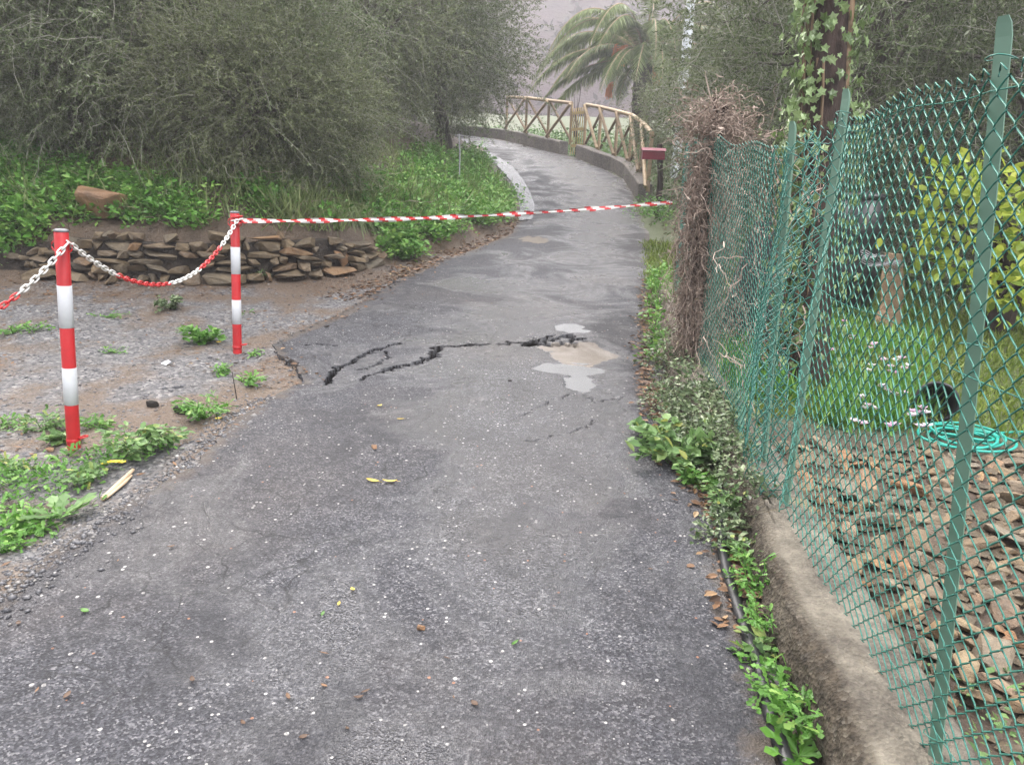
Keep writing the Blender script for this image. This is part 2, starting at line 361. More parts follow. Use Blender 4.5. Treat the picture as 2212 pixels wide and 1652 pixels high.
def m_wall():
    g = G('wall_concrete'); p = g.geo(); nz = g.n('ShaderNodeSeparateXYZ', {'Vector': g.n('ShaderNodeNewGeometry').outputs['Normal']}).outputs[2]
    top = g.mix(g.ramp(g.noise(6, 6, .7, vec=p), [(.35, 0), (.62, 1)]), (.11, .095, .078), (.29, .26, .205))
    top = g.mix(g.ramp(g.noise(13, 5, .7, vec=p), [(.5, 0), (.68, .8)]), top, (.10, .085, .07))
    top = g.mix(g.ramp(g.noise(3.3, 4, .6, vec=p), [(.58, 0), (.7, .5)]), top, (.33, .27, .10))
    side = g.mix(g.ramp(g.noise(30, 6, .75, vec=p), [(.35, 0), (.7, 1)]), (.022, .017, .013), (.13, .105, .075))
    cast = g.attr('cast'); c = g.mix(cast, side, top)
    sp = g.vor(85, vec=p); cc = g.n('ShaderNodeSeparateColor', {'Color': sp.outputs['Color']}).outputs[0]
    c = g.mix(g.ramp(cc, [(.8, 0), (1, .3)]), c, (.30, .27, .22))
    h = g.math('ADD', g.noise(28, 6, .8, vec=p), g.math('MULTIPLY', sp.outputs['Distance'], .6))
    return g.pbr(c, .8, g.bump(h, 1.0, .02), .3)
def m_stone(name, cols, sc=9):
    g = G(name); p = g.pos(); r = g.n('ShaderNodeObjectInfo').outputs['Random']
    off = g.n('ShaderNodeVectorMath', {0: p, 1: g.n('ShaderNodeCombineXYZ', {0: g.math('MULTIPLY', r, 37.0), 1: g.math('MULTIPLY', r, 11.0)}).outputs[0]}, operation='ADD').outputs[0]
    c = g.ramp(r, [(i / (len(cols) - 1), c) for i, c in enumerate(cols)])
    n = g.noise(1.4, 6, .65, vec=off); c = g.mix(g.ramp(n, [(.3, .65), (.55, 0)]), c, (.05, .04, .03)); c = g.mix(g.ramp(n, [(.55, 0), (.75, .5)]), c, (.33, .25, .16))
    w_ = g.noise(40, 4, .6, vec=g.geo()); c = g.mix(g.ramp(w_, [(.55, 0), (.75, .35)]), c, (.28, .26, .22))
    return g.pbr(c, .55, g.bump(g.math('ADD', g.noise(3, 6, .7, vec=off), g.noise(45, 5, .7, vec=g.geo())), .8, .02), .45)
def m_water():
    g = G('puddle_water'); return g.pbr((.06, .058, .055), .22, g.bump(g.noise(70, 2, .5), .25, .004), 1.0)
def m_bark(name, a, b, sc=6):
    g = G(name); v = g.n('ShaderNodeMapping', {'Vector': g.pos(), 'Scale': (1, 1, .22)}).outputs[0]
    n = g.noise(sc * 2, 6, .7, vec=v); c = g.mix(g.ramp(n, [(.3, 0), (.7, 1)]), a, b)
    return g.pbr(c, .85, g.bump(n, 1.0, .03), .25)
def m_hill():
    g = G('hill_scrub'); p = g.geo()
    c = g.mix(g.ramp(g.noise(.12, 5, .6, vec=p), [(.35, 0), (.65, 1)]), (.042, .028, .032), (.075, .046, .050))
    c = g.mix(g.ramp(g.noise(.5, 6, .7, vec=p), [(.5, 0), (.7, .7)]), c, (.07, .065, .04))
    return g.pbr(c, .9, g.bump(g.noise(1.5, 6, .7, vec=p), 1, .5), .2)

MT = dict(
    asphalt=m_asphalt(), ground=m_ground(), water=m_water(), wall=m_wall(), hill=m_hill(),
    gutter=m_concrete('wet_gutter_concrete', (.10, .10, .108), (.21, .21, .222), 0, .24, .6, .6),
    kerbwall=m_concrete('weathered_concrete', (.075, .065, .06), (.17, .15, .14), .25, .7, .5),
    drystone=m_stone('dry_stone', [(.08, .058, .034), (.145, .102, .055), (.10, .080, .053), (.19, .13, .068), (.12, .098, .068), (.23, .13, .06), (.095, .07, .045)]),
    rubble=m_stone('rubble_stone', [(.16, .115, .07), (.26, .18, .10), (.20, .17, .125), (.33, .20, .092), (.24, .20, .145), (.36, .18, .078), (.18, .135, .095), (.31, .23, .13)]),
    boulder=m_stone('boulder_stone', [(.30, .165, .085), (.30, .165, .085)]),
    olive_bark=m_bark('olive_bark', (.035, .03, .025), (.12, .10, .085)),
    dark_bark=m_bark('dark_trunk_bark', (.018, .012, .010), (.065, .042, .034)),
    twig=simple('pale_twig', (.15, .14, .115), (.34, .32, .27), 3, .7),
    olive=leafmat('olive_leaf', [(0, (.038, .056, .020)), (.45, (.105, .138, .056)), (.75, (.18, .22, .11)), (.93, (.27, .30, .19)), (1, (.46, .48, .37))], .55, .32, .3),
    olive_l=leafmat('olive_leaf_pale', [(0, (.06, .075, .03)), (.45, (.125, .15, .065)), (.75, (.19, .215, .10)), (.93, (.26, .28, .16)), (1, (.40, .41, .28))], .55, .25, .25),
    weed=leafmat('weed_leaf', [(0, (.045, .125, .018)), (.5, (.095, .235, .035)), (.85, (.15, .32, .06)), (1, (.24, .38, .09))], .4, .3),
    weed_b=leafmat('bluish_weed_leaf', [(0, (.065, .13, .040)), (.5, (.13, .235, .075)), (.85, (.20, .32, .11)), (1, (.34, .36, .09))], .45, .3),
    ivy=leafmat('ivy_leaf', [(0, (.025, .045, .018)), (.45, (.07, .115, .042)), (.8, (.15, .20, .095)), (1, (.27, .32, .18))], .35, .2, .5),
    ivy_t=leafmat('trunk_ivy_leaf', [(0, (.06, .10, .03)), (.5, (.16, .24, .08)), (.8, (.26, .36, .15)), (1, (.36, .46, .22))], .35, .25, .5),
    lemon=leafmat('yellow_green_leaf', [(0, (.11, .19, .025)), (.4, (.30, .39, .045)), (.8, (.50, .55, .08)), (1, (.66, .62, .12))], .4, .35),
    grass=leafmat('grass_blade', [(0, (.065, .10, .015)), (.5, (.15, .21, .034)), (1, (.28, .33, .07))], .5, .3),
    drygrass=leafmat('tall_grass_blade', [(0, (.06, .095, .025)), (.5, (.14, .19, .06)), (1, (.28, .31, .14))], .5, .3),
    palm=leafmat('palm_leaflet', [(0, (.06, .09, .025)), (.5, (.13, .18, .05)), (1, (.26, .31, .12))], .4, .25),
    litter=leafmat('dead_leaf', [(0, (.030, .016, .010)), (.5, (.11, .058, .03)), (.85, (.23, .125, .062)), (1, (.36, .27, .15))], .55, .1),
    pebble=leafmat('gravel_pebble', [(0, (.035, .035, .04)), (.5, (.11, .108, .115)), (.85, (.20, .185, .17)), (1, (.55, .53, .50))], .45, 0),
    drytwig=leafmat('dry_vine_strand', [(0, (.10, .070, .052)), (.5, (.23, .17, .135)), (.85, (.37, .29, .235)), (1, (.52, .43, .36))], .75, 0),
    red=simple('red_paint', (.34, .014, .016), (.50, .016, .020), 9, .38, 90, .06, .002),
    white=simple('white_reflective_band', (.44, .44, .45), (.58, .59, .61), 7, .4, 90, .05, .002),
    redp=simple('red_plastic', (.48, .016, .020), (.56, .03, .032), 20, .35), whitep=simple('white_plastic', (.56, .545, .51), (.68, .66, .62), 20, .4),
    capgrey=simple('grey_cap', (.10, .10, .11), (.16, .16, .17), 20, .5),
    green=simple('green_steel', (.10, .19, .135), (.13, .225, .165), 6, .5, 120, .12, .002),
    wire=simple('green_coated_wire', (.024, .13, .098), (.06, .22, .17), 3, .24, 50, .05),
    black=simple('black_plastic', (.010, .010, .011), (.022, .022, .024), 12, .42), blackm=simple('black_cloth', (.006, .006, .007), (.016, .016, .017), 30, .85),
    hose=simple('teal_hose', (.01, .27, .21), (.02, .36, .28), 20, .4), mailred=simple('dark_red_sheet', (.19, .012, .030), (.23, .018, .038), 8, .35),
    wood=simple('pale_timber', (.23, .16, .095), (.39, .285, .175), 3, .6, 12, .4, .006, .4, .25, (1, 1, 6)), wood_d=simple('brown_timber', (.10, .065, .035), (.20, .13, .075), 3, .7, 12, .4, .006, .4, .25),
    gatewood=simple('yellow_timber', (.40, .28, .11), (.54, .40, .18), 3, .6, 12, .4, .006),
    orange=simple('orange_stalk', (.62, .19, .06), (.72, .27, .10), 4, .5), pole=simple('pale_pole', (.55, .57, .60), (.66, .68, .70), 2, .6),
    clod=simple('dark_clod', (.012, .009, .007), (.045, .032, .022), 30, .9, 60, 1, .02), stick=simple('dry_stalk', (.40, .29, .18), (.56, .43, .29), 20, .7),
    paper=simple('white_litter', (.70, .70, .74), (.8, .8, .82), 9, .6), steel=simple('grey_wire', (.22, .22, .23), (.34, .34, .35), 9, .4),
    yflower=leafmat('yellow_petal', [(0, (.55, .36, .02)), (1, (.75, .60, .05))], .5, .2), pflower=leafmat('pink_petal', [(0, (.48, .26, .40)), (.6, (.68, .52, .62)), (1, (.82, .78, .80))], .5, .3),
    gold=leafmat('yellow_leaf', [(0, (.42, .30, .03)), (1, (.60, .46, .10))], .5, .2), bark_p=simple('peeling_bark', (.25, .15, .09), (.50, .34, .22), 7, .8, 30, .9, .02),
)

# ================================================================== the setting
def grid_mesh(name, X, Y, Z, mat, attrs=None, smooth=True, parent=None):
    n, m = X.shape
    i = np.arange(n - 1)[:, None] * m; j = np.arange(m - 1)[None]
    F = np.stack([i + j, i + j + 1, i + m + j + 1, i + m + j], -1).reshape(-1, 4)
    mb = MB().add(np.stack([X, Y, Z], -1), F)
    me = mb.mesh(name, mat, smooth)
    for k, v in (attrs or {}).items():
        a = me.attributes.new(k, 'FLOAT', 'POINT'); a.data.foreach_set('value', np.clip(v, -1, 1).astype(np.float32).ravel())
    return obj(name, me, parent)
def axis(parts):
    out = []
    for a, b, s in parts: out.append(np.arange(a, b, s))
    out.append([parts[-1][1]]); return np.concatenate(out)

gxa = axis([(-70, -20, 2.5), (-20, -9, .5), (-9, 4.5, .09), (4.5, 12, .3), (12, 70, 2.5)])
gya = axis([(-30, -2, 2.0), (-2, 1, .3), (1, 13, .09), (13, 32, .18), (32, 60, .8), (60, 120, 3.0)])
GX, GY_ = np.meshgrid(gxa, gya); GZ_ = hgt(GX, GY_)
bs, bt = bank(GX, GY_)
a_bank = sst(-.25, .15, bs + .12 * fbm(GX * 2, GY_ * 2, 5))
lawn_edge = fbm(GX * 1.3, GY_ * 1.3, 8) * .5
a_lawn = sst(1.25, 1.5, GX) * sst(3.5, 4.1, GY_ + lawn_edge) * (1 - a_bank)
a_bank = np.maximum(a_bank, sst(1.0, 1.2, GX) * (GY_ < 40)) * (1 - a_lawn)
a_lawn = np.maximum(a_lawn, 0.85 * sst(12, 16, GY_) * sst(.1, .8, GX - xr(GY_)))
a_litter = .14 * sst(-1.1, -.2, bs) + .05 * sst(-1.0, .0, GX - xl(GY_)) + np.exp(-((GX + 1.15) / .7) ** 2 - ((GY_ - 4.4) / .6) ** 2) * .12 + np.exp(-((GX + 1.7) / .6) ** 2 - ((GY_ - 3.9) / .35) ** 2) * .2
tag(grid_mesh('ground', GX, GY_, GZ_, MT['ground'], {'bank': a_bank, 'lawn': a_lawn, 'litter': a_litter}), 'gravel verge, brown earth bank and garden soil', kind='structure')

# ---- cracked asphalt road
def crackline(pts, seed, sub=12, amp=.016):
    P = np.array([onroad(*p)[:2] for p in pts]); r = np.random.default_rng(seed); out = []
    for a, b in zip(P[:-1], P[1:]):
        u = np.linspace(0, 1, sub, endpoint=False); d = b - a; nrm = np.array([-d[1], d[0]]) / (np.hypot(*d) + 1e-9)
        q = a + u[:, None] * d + nrm * (r.normal(0, amp, sub) * np.sin(u * math.pi) ** .5)[:, None]; out.append(q)
    out.append(P[-1:]); return np.concatenate(out)
CR = [([(705, 832), (715, 815), (722, 803), (745, 790), (770, 777), (786, 766), (806, 757), (830, 752), (862, 742)], .017, 1),
      ([(836, 800), (845, 795), (870, 790), (892, 786), (912, 780), (930, 772), (946, 766), (930, 762), (946, 757), (940, 750), (962, 748), (1000, 746), (1055, 742)], .020, 2),
      ([(1075, 742), (1110, 739), (1140, 742), (1160, 736), (1185, 735), (1205, 728), (1232, 722), (1240, 733), (1262, 728)], .018, 3),
      ([(1130, 745), (1150, 742), (1175, 742), (1205, 741), (1240, 741)], .020, 4),
      ([(786, 766), (812, 764)], .006, 5), ([(820, 755), (838, 768), (826, 782), (800, 794), (770, 800)], .007, 6), ([(836, 800), (815, 806), (780, 822)], .007, 7),
      ([(650, 745), (690, 745), (730, 748)], .005, 8), ([(600, 768), (625, 778), (640, 792)], .010, 9),
      ([(1230, 850), (1160, 880), (1110, 905)], .004, 12), ([(1290, 905), (1230, 935), (1140, 950)], .004, 13), 
      ([(1350, 855), (1290, 870), (1262, 852)], .005, 16), ([(1215, 722), (1180, 727), (1150, 735)], .009, 17)]
CRL = [(crackline(p, s), wd) for p, wd, s in CR]
def disc(cx, cy, rx, ry):
    c = onroad(cx, cy); l = onroad(cx - rx, cy); t = onroad(cx, cy - ry); b = onroad(cx, cy + ry)
    return c[0], (t[1] + b[1]) / 2, abs(c[0] - l[0]), abs(t[1] - b[1]) / 2
PUD = [(1237, 706, 38, 8.5), (1228, 796, 62, 10), (1250, 822, 32, 19), (1165, 481, 16, 3.5)]
SAND = [(1245, 766, 76, 26), (1155, 518, 30, 7), (1225, 748, 45, 9)]
def roadz(X, Y): return rz(Y) + .010 * fbm(X * .9, Y * .9, 31, 3)
def blob(X, Y, d, seed, sharp=.35, j=.35):
    cx, cy, rx, ry = d; q = np.hypot((X - cx) / rx, (Y - cy) / ry) + j * fbm(X / rx * 1.3, Y / rx * 1.3, seed, 3)
    return 1 - sst(1 - sharp, 1 + sharp, q)
ry_ = axis([(-4, 1.2, .25), (1.2, 3.6, .024), (3.6, 5.9, .0098), (5.9, 9.5, .03), (9.5, 42, .2)])
NU = 205
u = np.linspace(0, 1, NU); u = u + .0
YY = np.repeat(ry_[:, None], NU, 1)
jl = .035 * fbm(ry_ * 5, ry_ * 0 + 3.3, 21, 5) + .02 * fbm(ry_ * 22, ry_ * 0, 22, 3); jr = .05 * fbm(ry_ * 3, ry_ * 0 + 9.1, 23, 5)
Lx = xl(ry_) + jl * (1 + (ry_ > 7) * 2.5); Rx = xr(ry_) + jr
XX = Lx[:, None] + (Rx - Lx)[:, None] * u[None]
ZZ = roadz(XX, YY) + .0030 * fbm(XX * 9, YY * 9, 32, 3)
ed = np.minimum(XX - Lx[:, None], Rx[:, None] - XX)
ZZ -= .012 * (1 - sst(0, .25, ed)) * (YY > 5.2)
soil = np.zeros_like(XX); sand = np.zeros_like(XX); wet = np.zeros_like(XX)
sel = (YY > 1.5) & (YY < 6.8); sx, sy = XX[sel], YY[sel]; dd = np.zeros_like(sx); so = np.zeros_like(sx)
for P, wd in CRL:
    best = np.full(sx.shape, 9.0); wv = .8 * wd * (.95 + 1.3 * vn(sx * 22, sy * 22, 41))
    for a, b in zip(P[:-1], P[1:]):
        d = b - a; l2 = (d ** 2).sum() + 1e-12
        k = np.clip(((sx - a[0]) * d[0] + (sy - a[1]) * d[1]) / l2, 0, 1)
        best = np.minimum(best, np.hypot(sx - a[0] - k * d[0], sy - a[1] - k * d[1]))
    m = 1 - sst(.6, 1.0, best / np.maximum(wv, .002)); dep = .095 if wd > .012 else (.045 if wd > .0055 else .016)
    dd = np.maximum(dd, m * dep); so = np.maximum(so, (1 - sst(.85, 1.35, best / np.maximum(wv, .002))) * (1 if wd > .0055 else .8))  # soil mask also carries the painted crack shade, a little wider than the groove
# broken rim between the long crack and the patch
rub = blob(sx, sy, disc(1195, 734, 75, 10), 61) * (vn(sx * 30, sy * 30, 62) > .05); dd = np.maximum(dd, rub * .022); so = np.maximum(so, rub * .55)
ZZ[sel] -= dd; soil[sel] = so
for i, s_ in enumerate(SAND):
    b_ = blob(XX, YY, disc(*s_), 50 + i, .35, .6); sand = np.maximum(sand, b_); ZZ -= .006 * b_
PW = []
for i, s_ in enumerate(PUD):
    d = disc(*s_); b_ = blob(XX, YY, d, 70 + i, .22, .7); zc = float(rz(d[1]))
    ZZ = ZZ * (1 - b_) + (roadz(XX, YY) - .014) * b_; PW.append((d, zc))
wet = .14 * blob(XX, YY, disc(1150, 860, 240, 120), 81, .6) + .16 * blob(XX, YY, disc(1080, 700, 150, 45), 82, .6) + .16 * blob(XX, YY, disc(1050, 615, 110, 18), 83, .5) + .1 * sst(10, 15, YY) + .17 * np.exp(-((XX - (xl(YY) * .35 + xr(YY) * .65)) / .45) ** 2) + .12 * blob(XX, YY, disc(1150, 1080, 180, 160), 84, .7)
edge = 1 - sst(0, .22, ed) ; edge = edge * .75 + .35 * blob(XX, YY, disc(700, 690, 120, 30), 85, .6) + .3 * sst(1.0, 1.9, 2.2 - YY) * sst(-.2, .6, XX)
road = grid_mesh('road', XX, YY, ZZ, MT['asphalt'], {'soil': soil, 'sand': sand, 'wet': wet, 'edge': edge}, smooth=True)
tag(road, 'narrow cracked grey asphalt lane curving uphill', kind='structure')
# slab edge of the asphalt on the left
mb = MB(); nE = len(ry_); V = np.concatenate([np.stack([XX[:, 0], ry_, ZZ[:, 0]], 1), np.stack([XX[:, 0] - .012, ry_, ZZ[:, 0] - .11], 1)])
i = np.arange(nE - 1); mb.add(V, np.stack([i, i + 1, nE + i + 1, nE + i], 1)); e_ = mb.build('road_edge', MT['asphalt'], road)
for k, (d, zc) in enumerate(PW[:3] + PW[3:]):
    gu = np.linspace(-1.6, 1.6, 26); QX, QY = np.meshgrid(d[0] + gu * d[2], d[1] + gu * d[3])
    o = grid_mesh('puddle', QX, QY, roadz(QX, QY) - .0062, MT['water'])
    tag(o, ['small white puddle in front of the tape, beyond the sandy patch', 'wide shallow puddle along the near rim of the sandy patch', 'puddle tongue spilling towards the camera from the sandy patch', 'tiny far puddle on the lane just before the tape'][k], kind='structure')

# ---- wet concrete gutter on the inside of the bend
gl = road_pts([(1040, 330), (1062, 346), (1080, 365), (1103, 392), (1116, 418), (1121, 440), (1123, 460), (1118, 478)]); gr = road_pts([(1058, 330), (1085, 345), (1108, 362), (1131, 390), (1146, 418), (1154, 440), (1155, 458), (1150, 474)])
mb = MB()
for s_ in range(len(gl) - 1):
    for q in range(4):
        a0, a1 = q / 4, (q + 1) / 4
        for a_, lst in ((a0, 0), (a1, 1)): pass
        l0 = gl[s_] * (1 - a0) + gl[s_ + 1] * a0; l1 = gl[s_] * (1 - a1) + gl[s_ + 1] * a1; r0 = gr[s_] * (1 - a0) + gr[s_ + 1] * a0; r1 = gr[s_] * (1 - a1) + gr[s_ + 1] * a1
        V = [(*l0, rz(l0[1]) + .010), (*r0, rz(r0[1]) + .008), (*r1, rz(r1[1]) + .008), (*l1, rz(l1[1]) + .010)]
        mb.add(V, [(0, 3, 2, 1)])
tag(mb.build('gutter', MT['gutter']), 'pale wet concrete gutter along the inside of the bend', kind='structure')

# ---- low concrete wall carrying the green fence
ys = axis([(-3, .9, .2), (.9, 3.6, .022), (3.6, 7.45, .06)])
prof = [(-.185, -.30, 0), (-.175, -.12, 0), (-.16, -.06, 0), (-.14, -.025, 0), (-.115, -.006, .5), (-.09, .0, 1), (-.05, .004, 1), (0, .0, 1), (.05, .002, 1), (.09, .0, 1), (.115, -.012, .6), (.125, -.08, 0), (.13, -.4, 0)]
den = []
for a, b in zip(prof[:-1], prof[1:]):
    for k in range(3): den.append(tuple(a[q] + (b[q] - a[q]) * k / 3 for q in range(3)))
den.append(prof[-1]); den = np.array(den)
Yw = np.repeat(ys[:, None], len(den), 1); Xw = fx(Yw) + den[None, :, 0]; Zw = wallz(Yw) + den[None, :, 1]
nn = fbm(Yw * 9 + den[None, :, 0] * 40, Yw * 3 + den[None, :, 1] * 60, 91, 4)
Xw = Xw + .018 * nn * (den[None, :, 0] < -.08) + .05 * fbm(Yw * 2.1, Yw * 0 + 4, 93, 3) * (den[None, :, 0] < -.08); Zw = Zw + .008 * nn + .02 * fbm(Yw * 1.6, Yw * 0 + 2, 94, 3)
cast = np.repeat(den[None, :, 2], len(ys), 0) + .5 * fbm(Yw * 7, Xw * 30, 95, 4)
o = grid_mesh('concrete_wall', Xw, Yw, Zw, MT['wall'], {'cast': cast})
tag(o, 'low rough concrete wall with worn pale top under the green fence', 'wall')

# ---- far kerb wall along the outside of the bend, in two lengths with the gate gap between
WB = road_pts([(1090, 303), (1134, 314), (1207, 332), (1226, 336), (1243, 340), (1279, 356), (1317, 368), (1346, 385), (1368, 418), (1377, 434)])
def wall_run(P, hgtw, th, name, label):
    P = np.asarray(P); d = unit(np.gradient(P, axis=0)); nrm = np.stack([d[:, 1], -d[:, 0]], 1)
    nrm = np.where((nrm[:, 0] > 0)[:, None], nrm, -nrm)
    mb = MB(); secs = []
    for p, q in zip(P, nrm):
        z = float(rz(p[1])); o_ = p + q * th
        secs.append([(*p, z - .3), (*p, z + hgtw - .02), (*(p + q * .02), z + hgtw), (*(o_ - q * .02), z + hgtw), (*o_, z + hgtw - .02), (*o_, z - .6)])
    V = np.array(secs).reshape(-1, 3); m = 6; i = np.arange(len(P) - 1)[:, None] * m; j = np.arange(m - 1)[None]
    mb.add(V, np.stack([i + j, i + j + 1, i + m + j + 1, i + m + j], -1).reshape(-1, 4)); mb.add(V[:6], [(0, 1, 2, 3, 4, 5)]); mb.add(V[-6:], [(5, 4, 3, 2, 1, 0)])
    o = mb.build(name, MT['kerbwall']); tag(o, label, 'wall'); return nrm
def resamp(P, n):
    s_ = np.concatenate([[0], np.cumsum(np.hypot(*np.diff(P, axis=0).T))]); t_ = np.linspace(0, s_[-1], n); return np.stack([np.interp(t_, s_, P[:, 0]), np.interp(t_, s_, P[:, 1])], 1)
wA = np.vstack([[[-5.5, 35.3], [-2.2, 31.6]], WB[:3]]); wB = WB[4:]
wall_run(resamp(wA, 24), .33, .28, 'kerb_wall', 'far length of low concrete kerb wall beyond the slatted gate')
wall_run(resamp(wB, 24), .33, .28, 'kerb_wall', 'near length of low concrete kerb wall curving towards the red letterbox')

# ---- far hillside with scrub
hx = np.linspace(-170, 170, 90); hy = np.linspace(58, 200, 60); HX, HY = np.meshgrid(hx, hy)
HZ = rz(np.minimum(HY, 110)) * .6 - 2 + np.maximum(np.minimum(HY, 138) - 62, 0) * .50 - np.maximum(HY - 138, 0) * .12 + 5 * fbm(HX * .02, HY * .02, 101) * sst(60, 90, HY) + 1.2 * fbm(HX * .1, HY * .1, 102) + .04 * np.abs(HX)
hill = tag(grid_mesh('hill', HX, HY, HZ, MT['hill']), 'far misty hillside of purple brown scrub', kind='structure')
from functools import lru_cache
n = 3600; bx = rng.uniform(-90, 90, n); by = rng.uniform(64, 150, n)
ih = np.clip(np.searchsorted(hx, bx) - 1, 0, 88); jh = np.clip(np.searchsorted(hy, by) - 1, 0, 58); bz = HZ[jh, ih]
keep = fbm(bx * .07, by * .07, 103) > -.12; bx, by, bz = bx[keep], by[keep], bz[keep]; n = len(bx)
q = 20; sz = rng.uniform(.5, 1.7, n); dv = unit(rng.normal(0, 1, (n, q, 3))); dv[..., 2] = np.abs(dv[..., 2]) * .9
pp = np.stack([bx, by, bz], 1)[:, None] + dv * sz[:, None, None] * rng.uniform(.4, 1, (n, q, 1))
tone = np.clip(rng.beta(2, 2, n) + .2 * fbm(bx * .05, by * .05, 104), 0, 1)
mb = MB(); place(mb, SLIM[0] * [1.8, 1, 1], SLIM[1], pp.reshape(-1, 3), rng.normal(0, 1, (n * q, 3)), rng.normal(0, 1, (n * q, 3)), np.repeat(sz, q) * .65, var=np.clip(np.repeat(tone, q) + rng.normal(0, .08, n * q), 0, 1))
MT['scrub'] = leafmat('hill_scrub_leaf', [(0, (.016, .020, .017)), (.3, (.042, .031, .031)), (.6, (.070, .045, .047)), (.85, (.095, .064, .058)), (1, (.075, .08, .045))], .8, .15)
tag(mb.build('hill_scrub', MT['scrub']), 'purple brown scrub covering the far hillside', 'scrub', kind='stuff')

# ================================================================== bollards, chains and tape
def bollard(base, top, label):
    base = np.asarray(base); top = np.asarray(top); ax = unit(top - base); L = np.linalg.norm(top - base)
    t = thing('bollard', label, 'bollard', base, 0, 'red and white bollards at the verge')
    zq = Vector((0, 0, 1)).rotation_difference(Vector(ax)); t.rotation_mode = 'QUATERNION'; t.rotation_quaternion = zq
    r = .030
    mb = MB(); lathe(mb, [(r, -.06), (r, L - .004), (r - .003, L)], 28); pst = mb.build('post', MT['red'], t, True)
    for a, b in ((.215, .39), (.575, .765)):
        mb = MB(); lathe(mb, [(r, a * L), (r + .0012, a * L + .001), (r + .0012, b * L - .001), (r, b * L)], 28); mb.build('white_band', MT['white'], pst, True)
    mb = MB(); lathe(mb, [(r - .003, L - .001), (r + .0015, L), (r + .0015, L + .006), (r - .008, L + .011), (0.0005, L + .012)], 28); mb.build('cap', MT['capgrey'], t, True)
    for s_ in (-1, 1):
        th = np.linspace(-.5 * math.pi, .5 * math.pi, 9); P = np.stack([s_ * (r - .004 + .021 * np.cos(th)), th * 0, L * .955 - .02 + .024 * np.sin(th)], 1)
        mb = MB(); tube(mb, P, .0035, 6); mb.build('chain_eye', MT['red'], pst, True)
    th = np.linspace(0, 2 * math.pi, 14); P = np.stack([r + .018 + .019 * np.cos(th), .019 * np.sin(th), .062 + .004 * np.cos(th)], 1)
    mb = MB(); tube(mb, P, .004, 6, cap=False); mb.build('base_ring', MT['red'], pst, True)
    mb = MB(); lathe(mb, [(r, .03), (r + .002, .032), (r + .002, .05), (r, .052)], 24); mb.build('collar', MT['red'], pst, True)
    return t, ax, L
b1 = ground(160, 968); b1t = at(132, 500, b1[1] - .01)
b2 = ground(513, 762); b2t = at(507, 460, b2[1] + .0)
bollard(b1, b1t, 'nearer red and white banded bollard at the left edge of the verge'); bollard(b2, b2t, 'farther red and white banded bollard holding the barrier tape')

e3 = at(-330, 770, 2.55); b3 = np.array([e3[0] - .03, e3[1], gz(e3[0] - .03, e3[1])]); bollard(b3, b3 + [0, 0, e3[2] - b3[2] + .07], 'third red and white bollard at the loose end of the left hand chain')
def link_mesh(mat, name):
    a, b, r = .0160, .0105, .0046; th = np.linspace(0, 2 * math.pi, 12, endpoint=False)
    P = np.stack([b * np.cos(th), a * np.sin(th) + .006 * np.sign(np.sin(th)), th * 0], 1); n = 12; sd = 4
    T = unit(np.roll(P, -1, 0) - np.roll(P, 1, 0)); A = np.stack([T[:, 1], -T[:, 0], 0 * T[:, 0]], 1); B = np.array([0, 0, 1.0])
    ph = np.arange(sd) * math.pi / 2 + .78
    V = P[:, None] + r * (np.cos(ph)[None, :, None] * A[:, None] + np.sin(ph)[None, :, None] * B)
    i = np.arange(n)[:, None] * sd; i2 = ((np.arange(n) + 1) % n)[:, None] * sd; j = np.arange(sd)[None]; k = (j + 1) % sd
    return MB().add(V, np.stack([i + j, i + k, i2 + k, i2 + j], -1).reshape(-1, 4)).mesh(name, mat, True)
LK = {'r': link_mesh(MT['redp'], 'red_link'), 'w': link_mesh(MT['whitep'], 'white_link')}
def chain(P0, P1, sag, pattern, label):
    P0 = np.asarray(P0); P1 = np.asarray(P1); u_ = np.linspace(0, 1, 400); P = P0 + u_[:, None] * (P1 - P0); P[:, 2] -= sag * 4 * u_ * (1 - u_)
    s_ = np.concatenate([[0], np.cumsum(np.linalg.norm(np.diff(P, axis=0), axis=1))]); pitch = .0305; n = int(s_[-1] / pitch)
    t = thing('plastic_chain', label, 'chain', P0, 0, 'red and white plastic chains')
    for i in range(n):
        q = (i + .5) * s_[-1] / n; k = min(np.searchsorted(s_, q), 398); p = P[k]; d = Vector(P[min(k + 2, 399)] - P[max(k - 2, 0)]).normalized()
        frac = i / n; c = 'w'
        for a, b, cc in pattern:
            if a <= frac < b: c = cc
        o = obj('red_link' if c == 'r' else 'white_link', LK[c], t)
        rot = d.to_track_quat('Y', 'Z').to_matrix() @ Matrix.Rotation((i % 2) * math.pi / 2 + .55 + random.uniform(-.15, .15), 3, 'Y')
        o.matrix_parent_inverse = Matrix.Identity(4); o.matrix_local = Matrix.Translation(Vector(p - P0)) @ rot.to_4x4()
e1 = at(147, 522, b1[1] - .02); e2 = at(512, 476, b2[1] - .03)
chain(e1, e2, .30, [(0, .20, 'w'), (.20, .47, 'r'), (.47, .66, 'w'), (.66, .82, 'r'), (.82, 1.1, 'w')], 'red and white plastic chain sagging between the two bollards')
chain(e1 + np.array([0, -.012, -.01]), at(-330, 770, 2.55), .12, [(0, .30, 'w'), (.30, .72, 'r'), (.72, 1.1, 'w')], 'red and white plastic chain leaving the nearer bollard to the left')

